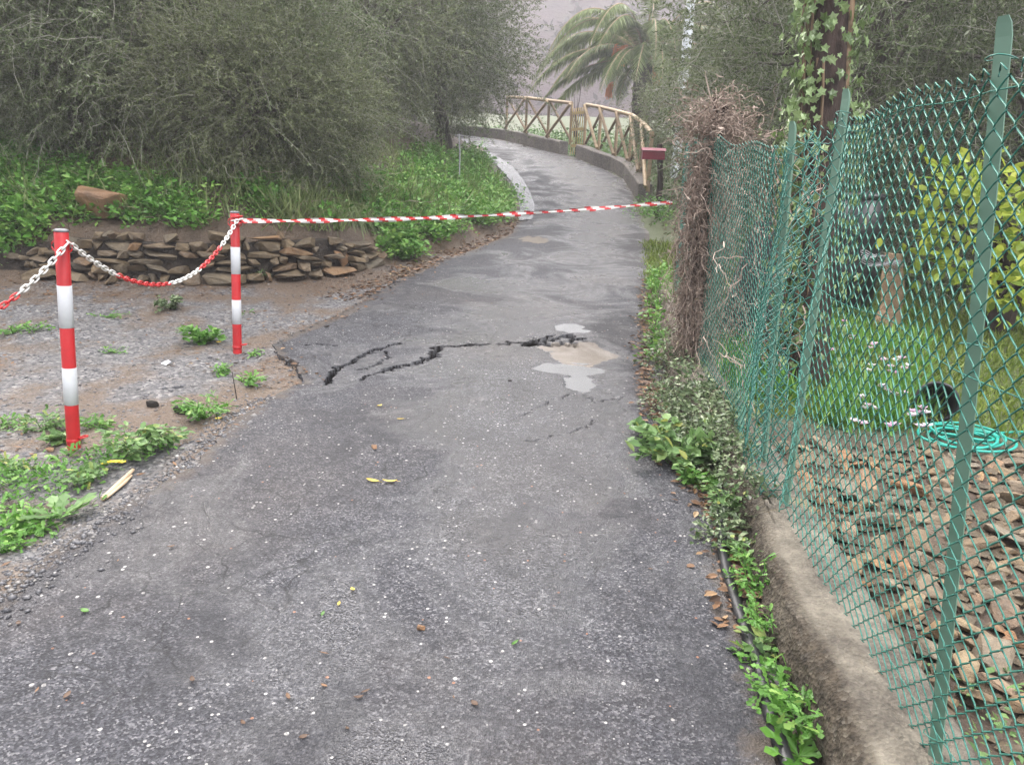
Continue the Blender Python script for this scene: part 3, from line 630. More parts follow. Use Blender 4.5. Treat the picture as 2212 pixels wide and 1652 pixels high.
# barrier tape, a twisted folded ribbon
def tape():
    A = at(512, 477, b2[1]); B = at(1452, 437, 5.15)
    n = 420; u_ = np.linspace(0, 1, n); P = A + u_[:, None] * (B - A); P[:, 2] -= .035 * 4 * u_ * (1 - u_) ; L = np.linalg.norm(B - A)
    tw = 1.0 + .9 * np.sin(u_ * 23) + u_ * 9 + .5 * np.sin(u_ * 61); wd = .013 + .003 * np.sin(u_ * 40)
    d = unit(B - A); s1 = unit(np.cross(d, [0, 0, 1])); s2 = np.cross(s1, d)
    W = (np.cos(tw)[:, None] * s1 * .55 + (np.abs(np.sin(tw)) * .5 + .6)[:, None] * s2) * wd[:, None]; K = np.cross(np.broadcast_to(d, W.shape), unit(W)) * .004
    V = np.stack([P - W, P - W * .3 + K, P + W * .4 - K, P + W], 1).reshape(-1, 3)
    mb = MB(); t = thing('barrier_tape', 'red and white striped barrier tape stretched across the lane', 'tape', A)
    i = np.arange(n - 1)
    for j in range(3):
        F = np.stack([i * 4 + j, i * 4 + j + 1, i * 4 + j + 5, i * 4 + j + 4], 1)
        ph = (u_[:-1] * L / .098 + j * .16) % 1.0; red = ph < .43
        for m, s_ in ((0, ~red), (1, red)):
            mb.add(V - A, F[s_], m)
    mb.build('ribbon', [MT['whitep'], MT['redp']], t)
    for k, (mm, zz, rr) in enumerate(((1, -.01, .036), (0, .008, .037), (1, .024, .036))):
        th = np.linspace(0, 2 * math.pi, 20); Pk = np.stack([rr * np.cos(th), rr * np.sin(th), zz + .008 * np.sin(th * 1 + k)], 1)
        mb = MB(); tube(mb, Pk, .0055, 5, cap=False); mb.build('knot_turn', MT['redp' if mm else 'whitep'], t, True)
    mb = MB(); tube(mb, [(.036, -.01, .0), (.06, -.02, -.012), (.075, -.015, -.008)], [.008, .006, .003], 5); mb.build('knot_tail', MT['redp'], t)
tape()

# ================================================================== green chain link fence
def fence_top(y): return np.interp(y, [.5, 1.5, 2.84, 3.22, 4.95, 7.4], [1.74, 1.735, 1.76, 1.72, 1.86, 2.0])
def post_mesh(base, top, label=None, wdt=.038):
    base = np.asarray(base); top = np.asarray(top); ax = unit(top - base); L = np.linalg.norm(top - base)
    a = .029; th = .004
    sec = np.array([(-a / 2, 0), (a / 2, 0), (a / 2, th), (th / 2 + .001, th), (th / 2 + .001, a * .9), (-th / 2 - .001, a * .9), (-th / 2 - .001, th), (-a / 2, th)])
    ca, sa = math.cos(R(-58)), math.sin(R(-58)); sec = sec @ np.array([[ca, sa], [-sa, ca]])
    n = len(sec); x = unit(np.cross([0, 1, 0], ax)); y = np.cross(ax, x)
    def ring(h, sh=1.0, off=0): return base + ax * h + (sec[:, 0:1] * sh + off) * x + sec[:, 1:2] * sh * y
    rings = [ring(-.15), ring(L * .5), ring(L - .035), ring(L - .012, .9, -.002), ring(L, .62, -.004)]
    mb = MB(); V = np.concatenate(rings); i = np.arange(len(rings) - 1)[:, None] * n; j = np.arange(n)[None]; k = (j + 1) % n
    mb.add(V, np.stack([i + j, i + k, i + n + k, i + n + j], -1).reshape(-1, 4)); mb.add(rings[-1], [list(range(n))])
    return mb
FY0 = .75; W2 = .035; HH = .029
ft = thing('chain_link_fence', 'green plastic coated chain link fence on the low concrete wall', 'fence', (fx(2.0), 2.0, wallz(2.0)))
FO = np.array(ft.location)
def shift(mb):
    for v in mb.v: v -= FO
    return mb
p1b = np.array([.985, 1.5, .27]); p1t = at(2172, 34, 1.5)
p2b = np.array([1.085, 2.84, .31]); p2t = at(1829, 192, 2.84)
p3b = at(1646, 1005, 3.25); p3t = at(1712, 262, 3.22)
p4b = np.array([1.2, 5.0, .45]); p4t = np.array([1.18, 5.0, 1.93])
p5b = np.array([1.53, 7.4, .62]); p5t = np.array([1.53, 7.4, 1.95])
p0b = np.array([.93, .25, .18]); p0t = np.array([.86, .25, 1.72])
for a, b in ((p0b, p0t), (p1b, p1t), (p2b, p2t), (p3b, p3t), (p4b, p4t), (p5b, p5t)):
    shift(post_mesh(a, b)).build('fence_post', MT['green'], ft)
ctrl = [(p0b, p0t), (p1b, p1t), (p2b, p2t), (p3b, p3t), (p4b, p4t), (p5b, p5t)]
cy = np.array([c[0][1] for c in ctrl]); bxs = np.array([c[0][0] for c in ctrl]) - .02; txs = np.array([c[1][0] for c in ctrl]) - .016
def fpos(y, h):
    """point of the mesh sheet at along-fence y and height fraction h"""
    zb = np.interp(y, _WZY, _WZ) + .01; zt = np.interp(y, [0, .25, 1.5, 2.2, 2.84, 3.22, 4.2, 5, 7.4], [1.62, 1.64, 1.735, 1.73, 1.755, 1.69, 1.75, 1.86, 1.95])
    xb = np.interp(y, cy, bxs); xt = np.interp(y, cy, txs)
    bul = np.exp(-((y - 3.02) / .22) ** 2)
    x = xb + (xt - xb) * h + bul * (.05 * np.sin(y * 38 + h * 4) + .03 * np.sin(h * 9)) + .008 * np.sin(y * 5 + h * 7) - .055 * np.exp(-((y - 3.15) / .35) ** 2) * (1 - h)
    z = zb + (zt - zb) * h + .012 * np.sin(y * 7) + bul * .03 * np.sin(y * 25) - .10 * (1 - h) * np.exp(-((y - 3.3) / .5) ** 2)
    return np.stack([x, y + 0 * x, z], -1)
# column positions: regular, but bunched between the two close posts
cols = [FY0]
while cols[-1] < 7.4:
    y_ = cols[-1]; cols.append(y_ + W2 * (.42 if 2.86 < y_ < 3.35 else (.9 if y_ < 4.9 else 1.1)))
cols = np.array(cols)
def wire_mesh(i):
    y0, y1 = cols[i], cols[i + 1]; zb = np.interp(y0, [.25, 7.4], [1.45, 1.35]); rows = int(zb / HH)
    ks = np.arange(rows + 1); e = .0028; pts = []; w = y1 - y0
    for k in ks:
        far = (k + i) % 2 == 0; h = k / rows; sgn = 1 if far else -1; yc = y1 if far else y0; dz = .008 / zb
        for (dy, dx, dh) in ((-sgn * .22 * w, -sgn * -.0022, -dz), (sgn * .06 * w, 0.0, 0), (-sgn * .22 * w, -sgn * .0022, dz)):
            p = fpos(np.array(yc + dy), np.array(np.clip(h + dh, 0, 1))); p[0] += dx; pts.append(p)
    P = np.array(pts) - FO; mb = MB(); near = y0 < 3.5
    tube(mb, P, .0022 if near else .0021, 4 if near else 3, cap=False)
    if (i % 2) == 0:   # knuckled twist at the top edge
        q = fpos(np.array(y1), np.array(1.0)) - FO; tube(mb, [q, q + [.004, .006, .012], q + [-.002, -.004, .022], q + [.006, -.012, .010]], .0017, 4, cap=False)
    return mb.mesh('wire', MT['wire'], True)
for i in range(len(cols) - 1): obj('wire', wire_mesh(i), ft)
for hh in (.985, .62, .05):
    yy_ = np.linspace(.25, 7.4, 160); mb = MB(); P = fpos(yy_, np.full(160, hh)) - FO; P[:, 0] += .004; tube(mb, P, .0016, 4); mb.build('tension_wire', MT['wire'], ft, True)
for (a, b), hs in zip(ctrl[1:4], ((.955, .62, .33, .05), (.95, .6, .1), (.93, .5))):
    for h in hs:
        c = a + (b - a) * h - FO; th = np.linspace(0, 2 * math.pi, 12); P = c + np.stack([.026 * np.cos(th) + .0, .026 * np.sin(th), .003 * np.sin(th * 2)], 1)
        mb = MB(); tube(mb, P, .0014, 4, cap=False); mb.build('tie_wire', MT['wire'], ft, True)

# ================================================================== dry stone wall, boulder, rubble
def stone_meshes(n, mat, seed, flat=1.0, pts=15, name='stone'):
    r = random.Random(seed); out = []
    for i in range(n):
        bm = bmesh.new()
        for k in range(pts):
            p = Vector((r.uniform(-1, 1), r.uniform(-1, 1), r.uniform(-1, 1)))
            m = max(abs(c) for c in p); p = p / m * r.uniform(.82, 1.0) if m > .2 else p
            p = p.lerp(p.normalized(), .10)
            bm.verts.new((p.x * .5, p.y * .5, p.z * .5 * flat))
        bmesh.ops.convex_hull(bm, input=list(bm.verts)); bmesh.ops.delete(bm, geom=[v for v in bm.verts if not v.link_faces], context='VERTS')
        bmesh.ops.dissolve_limit(bm, angle_limit=.18, verts=list(bm.verts), edges=list(bm.edges)); bmesh.ops.bevel(bm, geom=list(bm.edges), offset=.035, segments=1, affect='EDGES', clamp_overlap=True)
        me = bpy.data.meshes.new(name); bm.to_mesh(me); bm.free(); me.materials.append(mat); out.append(me)
    return out
SM = stone_meshes(16, MT['drystone'], 3)
dsw_c = LB[6]
dw = thing('dry_stone_wall', 'rough dry stone retaining wall of brown stones under the left bank', 'wall', (dsw_c[0], dsw_c[1], gz(dsw_c[0], dsw_c[1]))); dw['kind'] = 'thing'
def lbp(t_):
    i = min(max(np.searchsorted(_ss, t_) - 1, 0), len(_seg) - 1); u_ = (t_ - _ss[i]) / _sl[i]; p = LB[i] + u_ * _seg[i]; d = _seg[i] / _sl[i]
    return p, d
dwl = Vector(dw.location); row_z = -.02; r_ = random.Random(5)
mbc = MB(); ts = np.linspace(T_W0 - .4, T_W1 + .2, 60); secs = []
for t_ in ts:
    p, d = lbp(t_); nr = np.array([-d[1], d[0]]); h_ = np.interp(t_, [T_W0 - .4, T_W0 + .3, T_W1 - .6, T_W1 + .2], [.22, .36, .34, .05]); z0 = rz(p[1])
    secs.append([(*(p + nr * .05), z0 - .1), (*(p + nr * .07), z0 + h_), (*(p + nr * .4), z0 + h_ + .03)])
V = np.array(secs).reshape(-1, 3) - np.array(dwl); ii = np.arange(59)[:, None] * 3; jj = np.arange(2)[None]
mbc.add(V, np.stack([ii + jj, ii + jj + 1, ii + jj + 4, ii + jj + 3], -1).reshape(-1, 4)); mbc.build('earth_core', MT['clod'], dw)
nst = 0
while row_z < .5 and nst < 290:
    rh = r_.uniform(.065, .12); t_ = T_W0 + r_.uniform(-.3, 0)
    while t_ < T_W1 + .1:
        wd = r_.choice((.07, .09, .12, .16, .20, .26, .33)) * r_.uniform(.85, 1.15); tc = t_ + wd / 2; hmax = np.interp(tc, [T_W0 - .3, T_W0 + .2, (T_W0 + T_W1) / 2, T_W1 - .6, T_W1 + .2], [.12, .36, .44, .36, .06]) + .05 * math.sin(tc * 5)
        if row_z < hmax - .03 and r_.random() > .09:
            p, d = lbp(tc); nr = np.array([-d[1], d[0]]); dp = r_.uniform(.14, .24); p = p + nr * (.03 + row_z * .12 + r_.uniform(-.03, .03)); hh_ = rh * r_.uniform(.85, 1.35)
            o = obj('stone', r_.choice(SM), dw)
            o.location = Vector((p[0], p[1], float(rz(p[1])) + row_z + rh / 2)) - dwl; o.scale = (wd * 1.02, dp, hh_ * .95)
            o.rotation_euler = (r_.uniform(-.25, .25), r_.uniform(-.22, .22), math.atan2(d[1], d[0]) + r_.uniform(-.15, .15) + r_.choice((0, math.pi))); nst += 1
        t_ += wd * .96
    row_z += rh * .93
BM_ = stone_meshes(3, MT['boulder'], 21, pts=12, name='boulder')
g_ = ground(225, 470); o = obj('boulder', BM_[0]); o.location = (g_[0], g_[1], g_[2] + .13); o.scale = (.64, .42, .30); o.rotation_euler = (.15, .06, .2)
tag(o, 'large flat orange brown boulder on the bank above the stone wall', 'boulder')
for px, py, sx_, sz_, lab in ((728, 585, .28, .26, 'pale orange angular rock standing at the right end of the stone wall'), (648, 590, .26, .2, 'brown angular rock leaning at the foot of the stone wall'), (232, 590, .27, .34, 'grey upright rock at the left end of the stone wall'), (775, 566, .2, .15, 'grey rock lying beside the weeds at the end of the stone wall')):
    g_ = onroad(px, py); o = obj('rock', BM_[1 if sx_ > .27 else 2] if 'orange' in lab else SM[3]); o.location = (g_[0], g_[1] + .02, g_[2] + sz_ * .42); o.scale = (sx_, .2, sz_); o.rotation_euler = (.2, .1, random.uniform(0, 3)); tag(o, lab, 'rock')

RM = stone_meshes(18, MT['rubble'], 9, pts=13)
rb = thing('rubble_heap', 'heap of loose brown and grey rubble stones behind the green fence', 'stone heap', (1.9, 2.7, gz(1.9, 2.7)))
rl = Vector(rb.location); r_ = random.Random(11); spots = []
for k in range(4000):
    if len(spots) >= 298: break
    x, y = r_.uniform(1.20, 2.75), r_.uniform(1.75, 3.75); sz = r_.choice((.055, .07, .085, .10, .115, .135, .17)) * r_.uniform(.85, 1.15)
    if y < 1.95 + .35 * (x - 1.2) * (r_.random() < .9): continue
    if all((x - a) ** 2 + (y - b) ** 2 > (.38 * (sz + c)) ** 2 for a, b, c in spots): spots.append((x, y, sz))
for x, y, sz in spots:
    o = obj('stone', r_.choice(RM), rb); h_ = sz * r_.uniform(.3, .55)
    o.location = Vector((x, y, gz(x, y) + h_ * .32 + .06 * max(0, vn(x * 2, y * 2, 5)))) - rl; o.scale = (sz * r_.uniform(.9, 1.5), sz * r_.uniform(.7, 1.0), h_); o.rotation_euler = (r_.uniform(-.45, .45), r_.uniform(-.45, .45), r_.uniform(0, 6.3))

n = 900; sx_ = rng.uniform(1.2, 2.8, n); sy_ = rng.uniform(1.8, 3.8, n); sz_ = hgt(sx_, sy_) + .008; rr_ = rng.uniform(.015, .042, n)
_O = np.array([(1, 0, 0), (-1, 0, 0), (0, 1, 0), (0, -1, 0), (0, 0, 1), (0, 0, -1)], float); _F = np.array([(0, 2, 4), (2, 1, 4), (1, 3, 4), (3, 0, 4), (2, 0, 5), (1, 2, 5), (3, 1, 5), (0, 3, 5)])
V = np.column_stack([sx_, sy_, sz_])[:, None] + _O[None] * (1 + rng.normal(0, .25, (n, 6, 1))) * rr_[:, None, None] * np.stack([rng.uniform(.8, 1.6, n), rng.uniform(.8, 1.4, n), rng.uniform(.35, .7, n)], 1)[:, None] - np.array(rl)
o = MB().add(V, (np.arange(n)[:, None, None] * 6 + _F[None]).reshape(-1, 3)).build('small_rubble', MT['drystone'], rb); o['kind'] = 'stuff'

# ================================================================== timber rail fence, gate, letterbox, pole, stake, pipe
def timber_fence(bases, tops, name, label, wallh=.33):
    B = [np.array(onroad(*p, dz=wallh)) for p in bases]
    for q in B: q[0] += .12
    T = [at(px, py, b[1]) for (px, py), b in zip(tops, B)]
    T = [np.array([b[0], b[1], b[2] + max(1.0, min(1.2, t[2] - b[2]))]) for b, t in zip(B, T)]
    O = B[0].copy(); t = thing(name, label, 'fence', O)
    for b, tp in zip(B, T):
        mb = MB(); tube(mb, [b - O - [0, 0, .05], tp - O], .040, 8); mb.build('fence_post', MT['wood'], t, True)
    for k in range(len(B) - 1):
        mb = MB(); tube(mb, [T[k] - O + [0, 0, .02], T[k + 1] - O + [0, 0, .02]], .046, 8); mb.build('top_rail', MT['wood'], t, True)
        d = np.array([-.05, -.04, 0])
        mb = MB(); tube(mb, [T[k] - O + d, B[k + 1] - O + d + [0, 0, .03]], .040, 8); mb.build('brace', MT['wood'], t, True)
        mb = MB(); tube(mb, [B[k] - O - d * .8 + [0, 0, .03], T[k + 1] - O - d * .8 - [0, 0, .03]], .034, 8); mb.build('brace', MT['wood_d'], t, True)
    return B, T
Bf, Tf = timber_fence([(1222, 308), (1174, 298), (1127, 288), (1086, 279)], [(1221, 231), (1175, 228), (1127, 221), (1088, 216)], 'rail_fence', 'far cross braced timber rail fence to the left of the slatted gate')
Bn, Tn = timber_fence([(1252, 313), (1283, 323), (1318, 336), (1348, 348), (1370, 372), (1386, 408)], [(1254, 228), (1285, 242), (1319, 250), (1348, 262), (1368, 280), (1388, 312)], 'rail_fence', 'near cross braced timber rail fence between the slatted gate and the letterbox')
ga = Bf[0]; gb = Bn[0]; t = thing('garden_gate', 'yellow slatted timber gate between the two rail fences', 'gate', (ga + gb) / 2 - [0, 0, .33]); O = np.array(t.location)
ga = ga * .94 + gb * .06; gb = gb * .94 + ga * .06
for k in range(7):
    p = ga + (gb - ga) * k / 6 - O; p[2] = .05; q = p.copy(); q[2] = 1.25
    mb = MB(); beam(mb, p, q, .075, .02); mb.build('slat', MT['gatewood'], t)
for z in (.28, .70, 1.12):
    p = ga - O; q = gb - O; p = p.copy(); q = q.copy(); p[2] = q[2] = z; p[1] -= .03; q[1] -= .03
    mb = MB(); beam(mb, p, q, .03, .07); mb.build('cross_rail', MT['gatewood'], t)

lbz = onroad(1418, 462); t = thing('letterbox', 'dark red letterbox fixed to a dark post beside the lane', 'letterbox', lbz); Yb = lbz[1]; O = lbz
tp = at(1425, 312, Yb); mb = MB(); tube(mb, [[0, 0, -.1], [.03, 0, .55], tp - O], [.062, .055, .05], 8); mb.build('post', MT['dark_bark'], t, True)
bxc = at(1411, 333, Yb - .12) - O; mb = MB(); box(mb, bxc - [0, 0, .02], (.40, .14, .15)); lb_body = mb.build('body', MT['mailred'], t)
mb = MB(); V = np.array([(-.215, -.09, .055), (.215, -.09, .055), (.215, .09, .055), (-.215, .09, .055), (-.215, 0, .105), (.215, 0, .105)]) + bxc; mb.add(V, [(0, 1, 5, 4), (3, 4, 5, 2), (0, 3, 2, 1)]); mb.add(V, [(0, 4, 3), (1, 2, 5)]); mb.build('lid', MT['mailred'], lb_body)
mb = MB(); box(mb, bxc + [0, -.072, .0], (.22, .006, .025)); mb.build('slot_flap', MT['mailred'], lb_body)

pb = np.array([*at(1483, 60, 21.0)[:2], 0]); pb[2] = gz(pb[0], pb[1]); mb = MB(); tube(mb, [[0, 0, -.2], [.05, 0, 4.0], [.12, 0, 8.5]], [.13, .115, .10], 14); o = mb.build('utility_pole', MT['pole'], None, True); o.location = pb; tag(o, 'pale grey utility pole rising behind the olive trees', 'pole')
sb = ground(992, 408); mb = MB(); tube(mb, [[0, 0, -.05], [.0, 0, .6], [-.02, 0, at(992, 290, sb[1])[2] - sb[2]]], .013, 6); o = mb.build('wire_stake', MT['steel'], None, True); o.location = sb; tag(o, 'thin grey wire stake standing in the weeds below the olive tree', 'stake')

PP = [onroad(x, y) for x, y in ((1735, 1720), (1700, 1652), (1660, 1540), (1640, 1450), (1615, 1380), (1597, 1330), (1572, 1250), (1558, 1190), (1560, 1130), (1545, 1080))]
PP = np.array(PP); tt_ = np.linspace(0, len(PP) - 1, 190); Pp = np.stack([np.interp(tt_, range(len(PP)), PP[:, k]) for k in range(3)], 1)
kk = np.exp(-np.linspace(-2, 2, 17) ** 2); kk /= kk.sum(); Pp = np.stack([np.convolve(np.pad(Pp[:, k], 8, mode='edge'), kk, 'valid') for k in range(3)], 1); Pp[:, 2] += .006
sr = np.where(np.arange(190) % 2 == 0, .0215, .019); O = Pp[0].copy(); mb = MB(); tube(mb, Pp - O, sr, 10); o = mb.build('drain_pipe', MT['black'], None, True); o.location = O; tag(o, 'black corrugated pipe lying along the foot of the low wall', 'pipe')

# ================================================================== trees
def olive_meshes(seed, rx, ry, h0, h1, ntw, leafmat_, lpt=26, trunk_h=1.2, tr=.16, droop=.55, lsz=.052, ncl=70):
    """trunk mesh, crown mesh (limbs and twigs), foliage mesh; base at the origin"""
    r = np.random.default_rng(seed); cz = (h0 + h1) / 2; hz_ = (h1 - h0) / 2
    mbt = MB(); z_ = np.linspace(-.3, trunk_h, 9); lean = r.normal(0, .12, 2)
    P = np.stack([lean[0] * (z_ / trunk_h) ** 2 + .05 * np.sin(z_ * 4 + seed), lean[1] * (z_ / trunk_h) ** 2 + .05 * np.cos(z_ * 3), z_], 1)
    tube(mbt, P, tr * (1.35 - .55 * (z_ + .3) / (trunk_h + .3)) * (1 + .12 * np.sin(z_ * 9)), 12); top = P[-1]
    cl = unit(r.normal(0, 1, (ncl, 3))) * (r.uniform(.45, 1, (ncl, 1)) ** .6); cl[:, 2] *= 1
    cl = cl * [rx, ry, hz_] + [0, 0, cz]
    mbl = MB()
    for c in cl[: ncl // 2]:
        u_ = np.linspace(0, 1, 8)[:, None]; mid = (top + c) / 2 + np.array([0, 0, .35 * hz_]) + r.normal(0, .18, 3)
        Q = (1 - u_) ** 2 * top + 2 * u_ * (1 - u_) * mid + u_ ** 2 * c; Q[1:-1] += r.normal(0, .035, (6, 3))
        tube(mbl, Q, np.linspace(tr * .26, .008, 8), 6, cap=False)
    # twigs round the cluster centres, arching out and hanging down
    ci = r.integers(0, ncl, ntw); st = cl[ci] + r.normal(0, 1, (ntw, 3)) * [.36 * rx / 2, .36 * ry / 2, .33 * hz_ / 1.6]
    out = unit((st - [0, 0, cz]) / [rx, ry, hz_] + r.normal(0, .75, (ntw, 3))); ln = r.uniform(.35, .95, ntw); k = 6; u_ = np.linspace(0, 1, k)
    dr = droop * r.uniform(.2, 1.5, ntw)
    P = st[:, None] + out[:, None] * (u_[None, :, None] * ln[:, None, None]); P[..., 2] += (.25 * u_[None] - dr[:, None] * u_[None] ** 2) * ln[:, None]
    P[:, 1:] += r.normal(0, .018, (ntw, k - 1, 3))
    P[..., 2] = np.maximum(P[..., 2], min(h0, 0) + .05 + .1 * r.random((ntw, 1)))
    tubes(mbl, P, np.linspace(.004, .0014, k)[None] * r.uniform(.6, 1.5, (ntw, 1)), 3, 1)
    # leaves
    n = ntw * lpt; t_ = np.repeat(np.arange(ntw), lpt); uu = np.tile(np.linspace(.06, 1, lpt), ntw) + r.normal(0, .02, n); uu = np.clip(uu, 0, 1) * (k - 1)
    i0 = np.minimum(uu.astype(int), k - 2); fr = (uu - i0)[:, None]; pos = P[t_, i0] * (1 - fr) + P[t_, i0 + 1] * fr
    ax = unit(P[t_, i0 + 1] - P[t_, i0]); sd = unit(np.cross(ax, r.normal(0, 1, (n, 3)))); yd = unit(ax * .75 + sd * 1.0 + [0, 0, -.05])
    nr = unit(r.normal(0, .8, (n, 3)) + [0, 0, .6]); sz = lsz * r.uniform(.65, 1.3, n)
    tone = np.clip(r.beta(2.2, 2.6, n) + .22 * vn(pos[:, 0] * 1.3, pos[:, 2] * 1.3 + pos[:, 1], seed), 0, 1)
    mbf = MB(); place(mbf, SLIM[0], SLIM[1], pos, yd, nr, sz, 0, tone)
    return (mbt.mesh('trunk', MT['olive_bark'], True), mbl.mesh('branches', [MT['olive_bark'], MT['twig']], True), mbf.mesh('crown', leafmat_))
OLV = {'a': olive_meshes(1, 2.5, 2.0, -1.0, 4.2, 4500, MT['olive'], 40, 1.3, .17, .42, .050, 130),
       'b': olive_meshes(2, 2.0, 1.9, -.2, 4.4, 2600, MT['olive'], 36, 1.5, .14, .35, .058, 70),
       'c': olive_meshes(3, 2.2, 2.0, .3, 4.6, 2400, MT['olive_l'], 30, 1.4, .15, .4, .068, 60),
       'd': olive_meshes(4, 1.9, 1.7, .7, 4.8, 3000, MT['olive'], 38, 1.9, .15, .25, .056, 80)}
def olive(kind, x, y, s, rot, label, sz=1.0, group='olive trees'):
    t = thing('olive_tree', label, 'tree', (x, y, gz(x, y) - .05), rot, group); t.scale = (s, s, s * sz)
    for nm, me in zip(('trunk', 'branches', 'crown'), OLV[kind]): obj(nm, me, t)
    return t
olive('a', -4.15, 9.7, .88, .4, 'large drooping olive tree on the bank straight above the stone wall')
olive('a', -8.0, 10.8, 1.0, 2.2, 'dark olive tree at the far left edge above the boulder')
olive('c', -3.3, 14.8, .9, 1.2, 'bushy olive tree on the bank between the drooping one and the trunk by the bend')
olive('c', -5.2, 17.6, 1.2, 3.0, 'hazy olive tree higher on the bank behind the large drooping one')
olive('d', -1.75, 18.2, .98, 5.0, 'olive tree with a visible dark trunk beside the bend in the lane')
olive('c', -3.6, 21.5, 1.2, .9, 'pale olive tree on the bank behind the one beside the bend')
olive('b', -4.2, 31.5, 1.2, 4.0, 'misty olive tree at the end of the lane beyond the bend')
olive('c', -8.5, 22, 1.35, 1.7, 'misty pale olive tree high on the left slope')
olive('b', -7.0, 29, 1.4, 2.9, 'misty olive tree far up the left slope')
olive('d', 3.9, 9.8, 1.0, .7, 'dark olive tree behind the ivy covered trunk')
olive('a', 6.0, 9.2, 1.0, 2.6, 'large olive tree behind the yellow leaved shrub')
olive('b', 5.4, 13.0, 1.15, 3.9, 'dense olive tree behind the middle of the green fence')
olive('d', 8.5, 12.5, 1.2, .2, 'olive tree at the back right corner of the garden')
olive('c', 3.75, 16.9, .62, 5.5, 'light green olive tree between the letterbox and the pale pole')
olive('b', 7.4, 22, 1.2, 1.1, 'grey olive tree beside the pale utility pole')
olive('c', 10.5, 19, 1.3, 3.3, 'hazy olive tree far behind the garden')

olive('b', -4.9, 8.95, .48, .4, 'low leafy olive sucker growth in front of the large drooping tree')
olive('b', -2.75, 9.7, .50, 2.4, 'low leafy olive sucker growth above the right half of the stone wall')
for px_, py_, s_, ro, lab in ((490, 432, .46, 1.1, 'leafy olive shoots hanging low just left of the farther bollard top'), (600, 405, .46, 4.2, 'leafy olive shoots hanging low above the start of the tape'), (120, 350, .5, 5.1, 'leafy olive shoots at the far left behind the boulder')):
    g_ = ground(px_, py_); olive('c', g_[0], g_[1] + .45, s_, ro, lab, .8)
# bare sapling behind the gate
sp_ = np.array([*at(1243, 300, 24)[:2], 0.]); sp_[2] = gz(sp_[0], sp_[1]); t = thing('bare_sapling', 'bare leafless sapling behind the slatted gate', 'sapling', sp_)
mb = MB(); tube(mb, [[0, 0, -.1], [.03, 0, .7], [-.02, 0, 1.4]], [.03, .025, .018], 6); mb.build('trunk', MT['dark_bark'], t, True)
mb = MB()
for k in range(14):
    a = random.uniform(0, 6.3); h = random.uniform(.6, 1.4); l = random.uniform(.5, 1.1); tube(mb, [[0, 0, h], [.25 * l * math.cos(a), .25 * l * math.sin(a), h + .5 * l], [.38 * l * math.cos(a), .38 * l * math.sin(a), h + l]], [.014, .009, .004], 4)
mb.build('branches', MT['dark_bark'], t, True)

# ---- palm
def frond_mesh(L, rise, seed):
    r = np.random.default_rng(seed); u_ = np.linspace(0, 1, 26); P = np.stack([L * (u_ - .12 * u_ ** 3), 0 * u_ + .06 * np.sin(u_ * 3), L * (rise * u_ - (rise * .75 + .32) * u_ ** 2.1)], 1)
    mb = MB(); tube(mb, P, np.linspace(.035, .006, 26), 5, 0, var=None)
    n = 150; uu = np.linspace(.08, 1, n); pos = np.stack([np.interp(uu, u_, P[:, k]) for k in range(3)], 1); T = unit(np.gradient(pos, axis=0))
    for s_ in (-1, 1):
        yd = unit(T * .62 + np.array([0, s_, 0]) * .75 + np.array([0, 0, -.42]) + r.normal(0, .09, (n, 3))); ln = .52 * np.sin(np.clip(uu, .05, .97) * math.pi) ** .55 * r.uniform(.85, 1.1, n)
        place(mb, np.array([(-.022, 0, 0), (.022, 0, 0), (.03, .5, -.02), (0, 1, -.12), (-.03, .5, -.02)]), [np.array([(0, 1, 2, 3, 4)])], pos, yd, np.broadcast_to([0, 0, 1.0], (n, 3)) + r.normal(0, .2, (n, 3)), ln, 1, np.clip(r.beta(2, 2, n) + .0, 0, 1))
    return mb.mesh('frond', [MT['wood'], MT['palm']])
pc = at(1392, 132, 27.0); pg = gz(pc[0], pc[1]); t = thing('palm_tree', 'feathery palm tree with arching fronds and orange fruit stalks behind the rail fence', 'palm tree', (pc[0], pc[1], pg))
H = pc[2] - pg; z_ = np.linspace(-.3, H, 16); mb = MB(); tube(mb, np.stack([0 * z_, 0 * z_, z_], 1), .30 + .03 * (np.arange(16) % 2) + .08 * np.exp(-((z_ - H) / .4) ** 2), 14); mb.build('trunk', MT['dark_bark'], t, True)
FM = [frond_mesh(4.1, rr, 40 + i) for i, rr in enumerate((1.25, .85, .5, .15))]; r_ = random.Random(4)
for k in range(58):
    o = obj('frond', FM[[0, 1, 1, 2, 2, 3][k % 6]], t); a = k * 2.39996; o.location = (0, 0, H + .1 - .02 * (k % 6)); o.rotation_euler = (r_.uniform(-.15, .15), r_.uniform(-.10, .16) , a + r_.uniform(-.2, .2)); s_ = r_.uniform(.85, 1.1); o.scale = (s_, s_, s_)
for (px, py, ln_, wd_) in ((1338, 104, .5, .5), (1316, 190, .32, .14), (1420, 150, .5, .3)):
    c = at(px, py, pc[1] - .9) - np.array([pc[0], pc[1], pg]); mb = MB(); root = np.array([0, -.1, H])
    for q in range(34):
        e = c + np.array([random.uniform(-wd_, wd_) * .5, random.uniform(-.2, .2), random.uniform(-.1, .1)]); tube(mb, [root * .06 + e * .94 + [0, 0, .03], e, e + [random.uniform(-.05, .05), random.uniform(-.05, .05), -ln_ * random.uniform(.5, 1)]], [.014, .022, .016], 4)
    mb.build('fruit_stalk', MT['orange'], t)

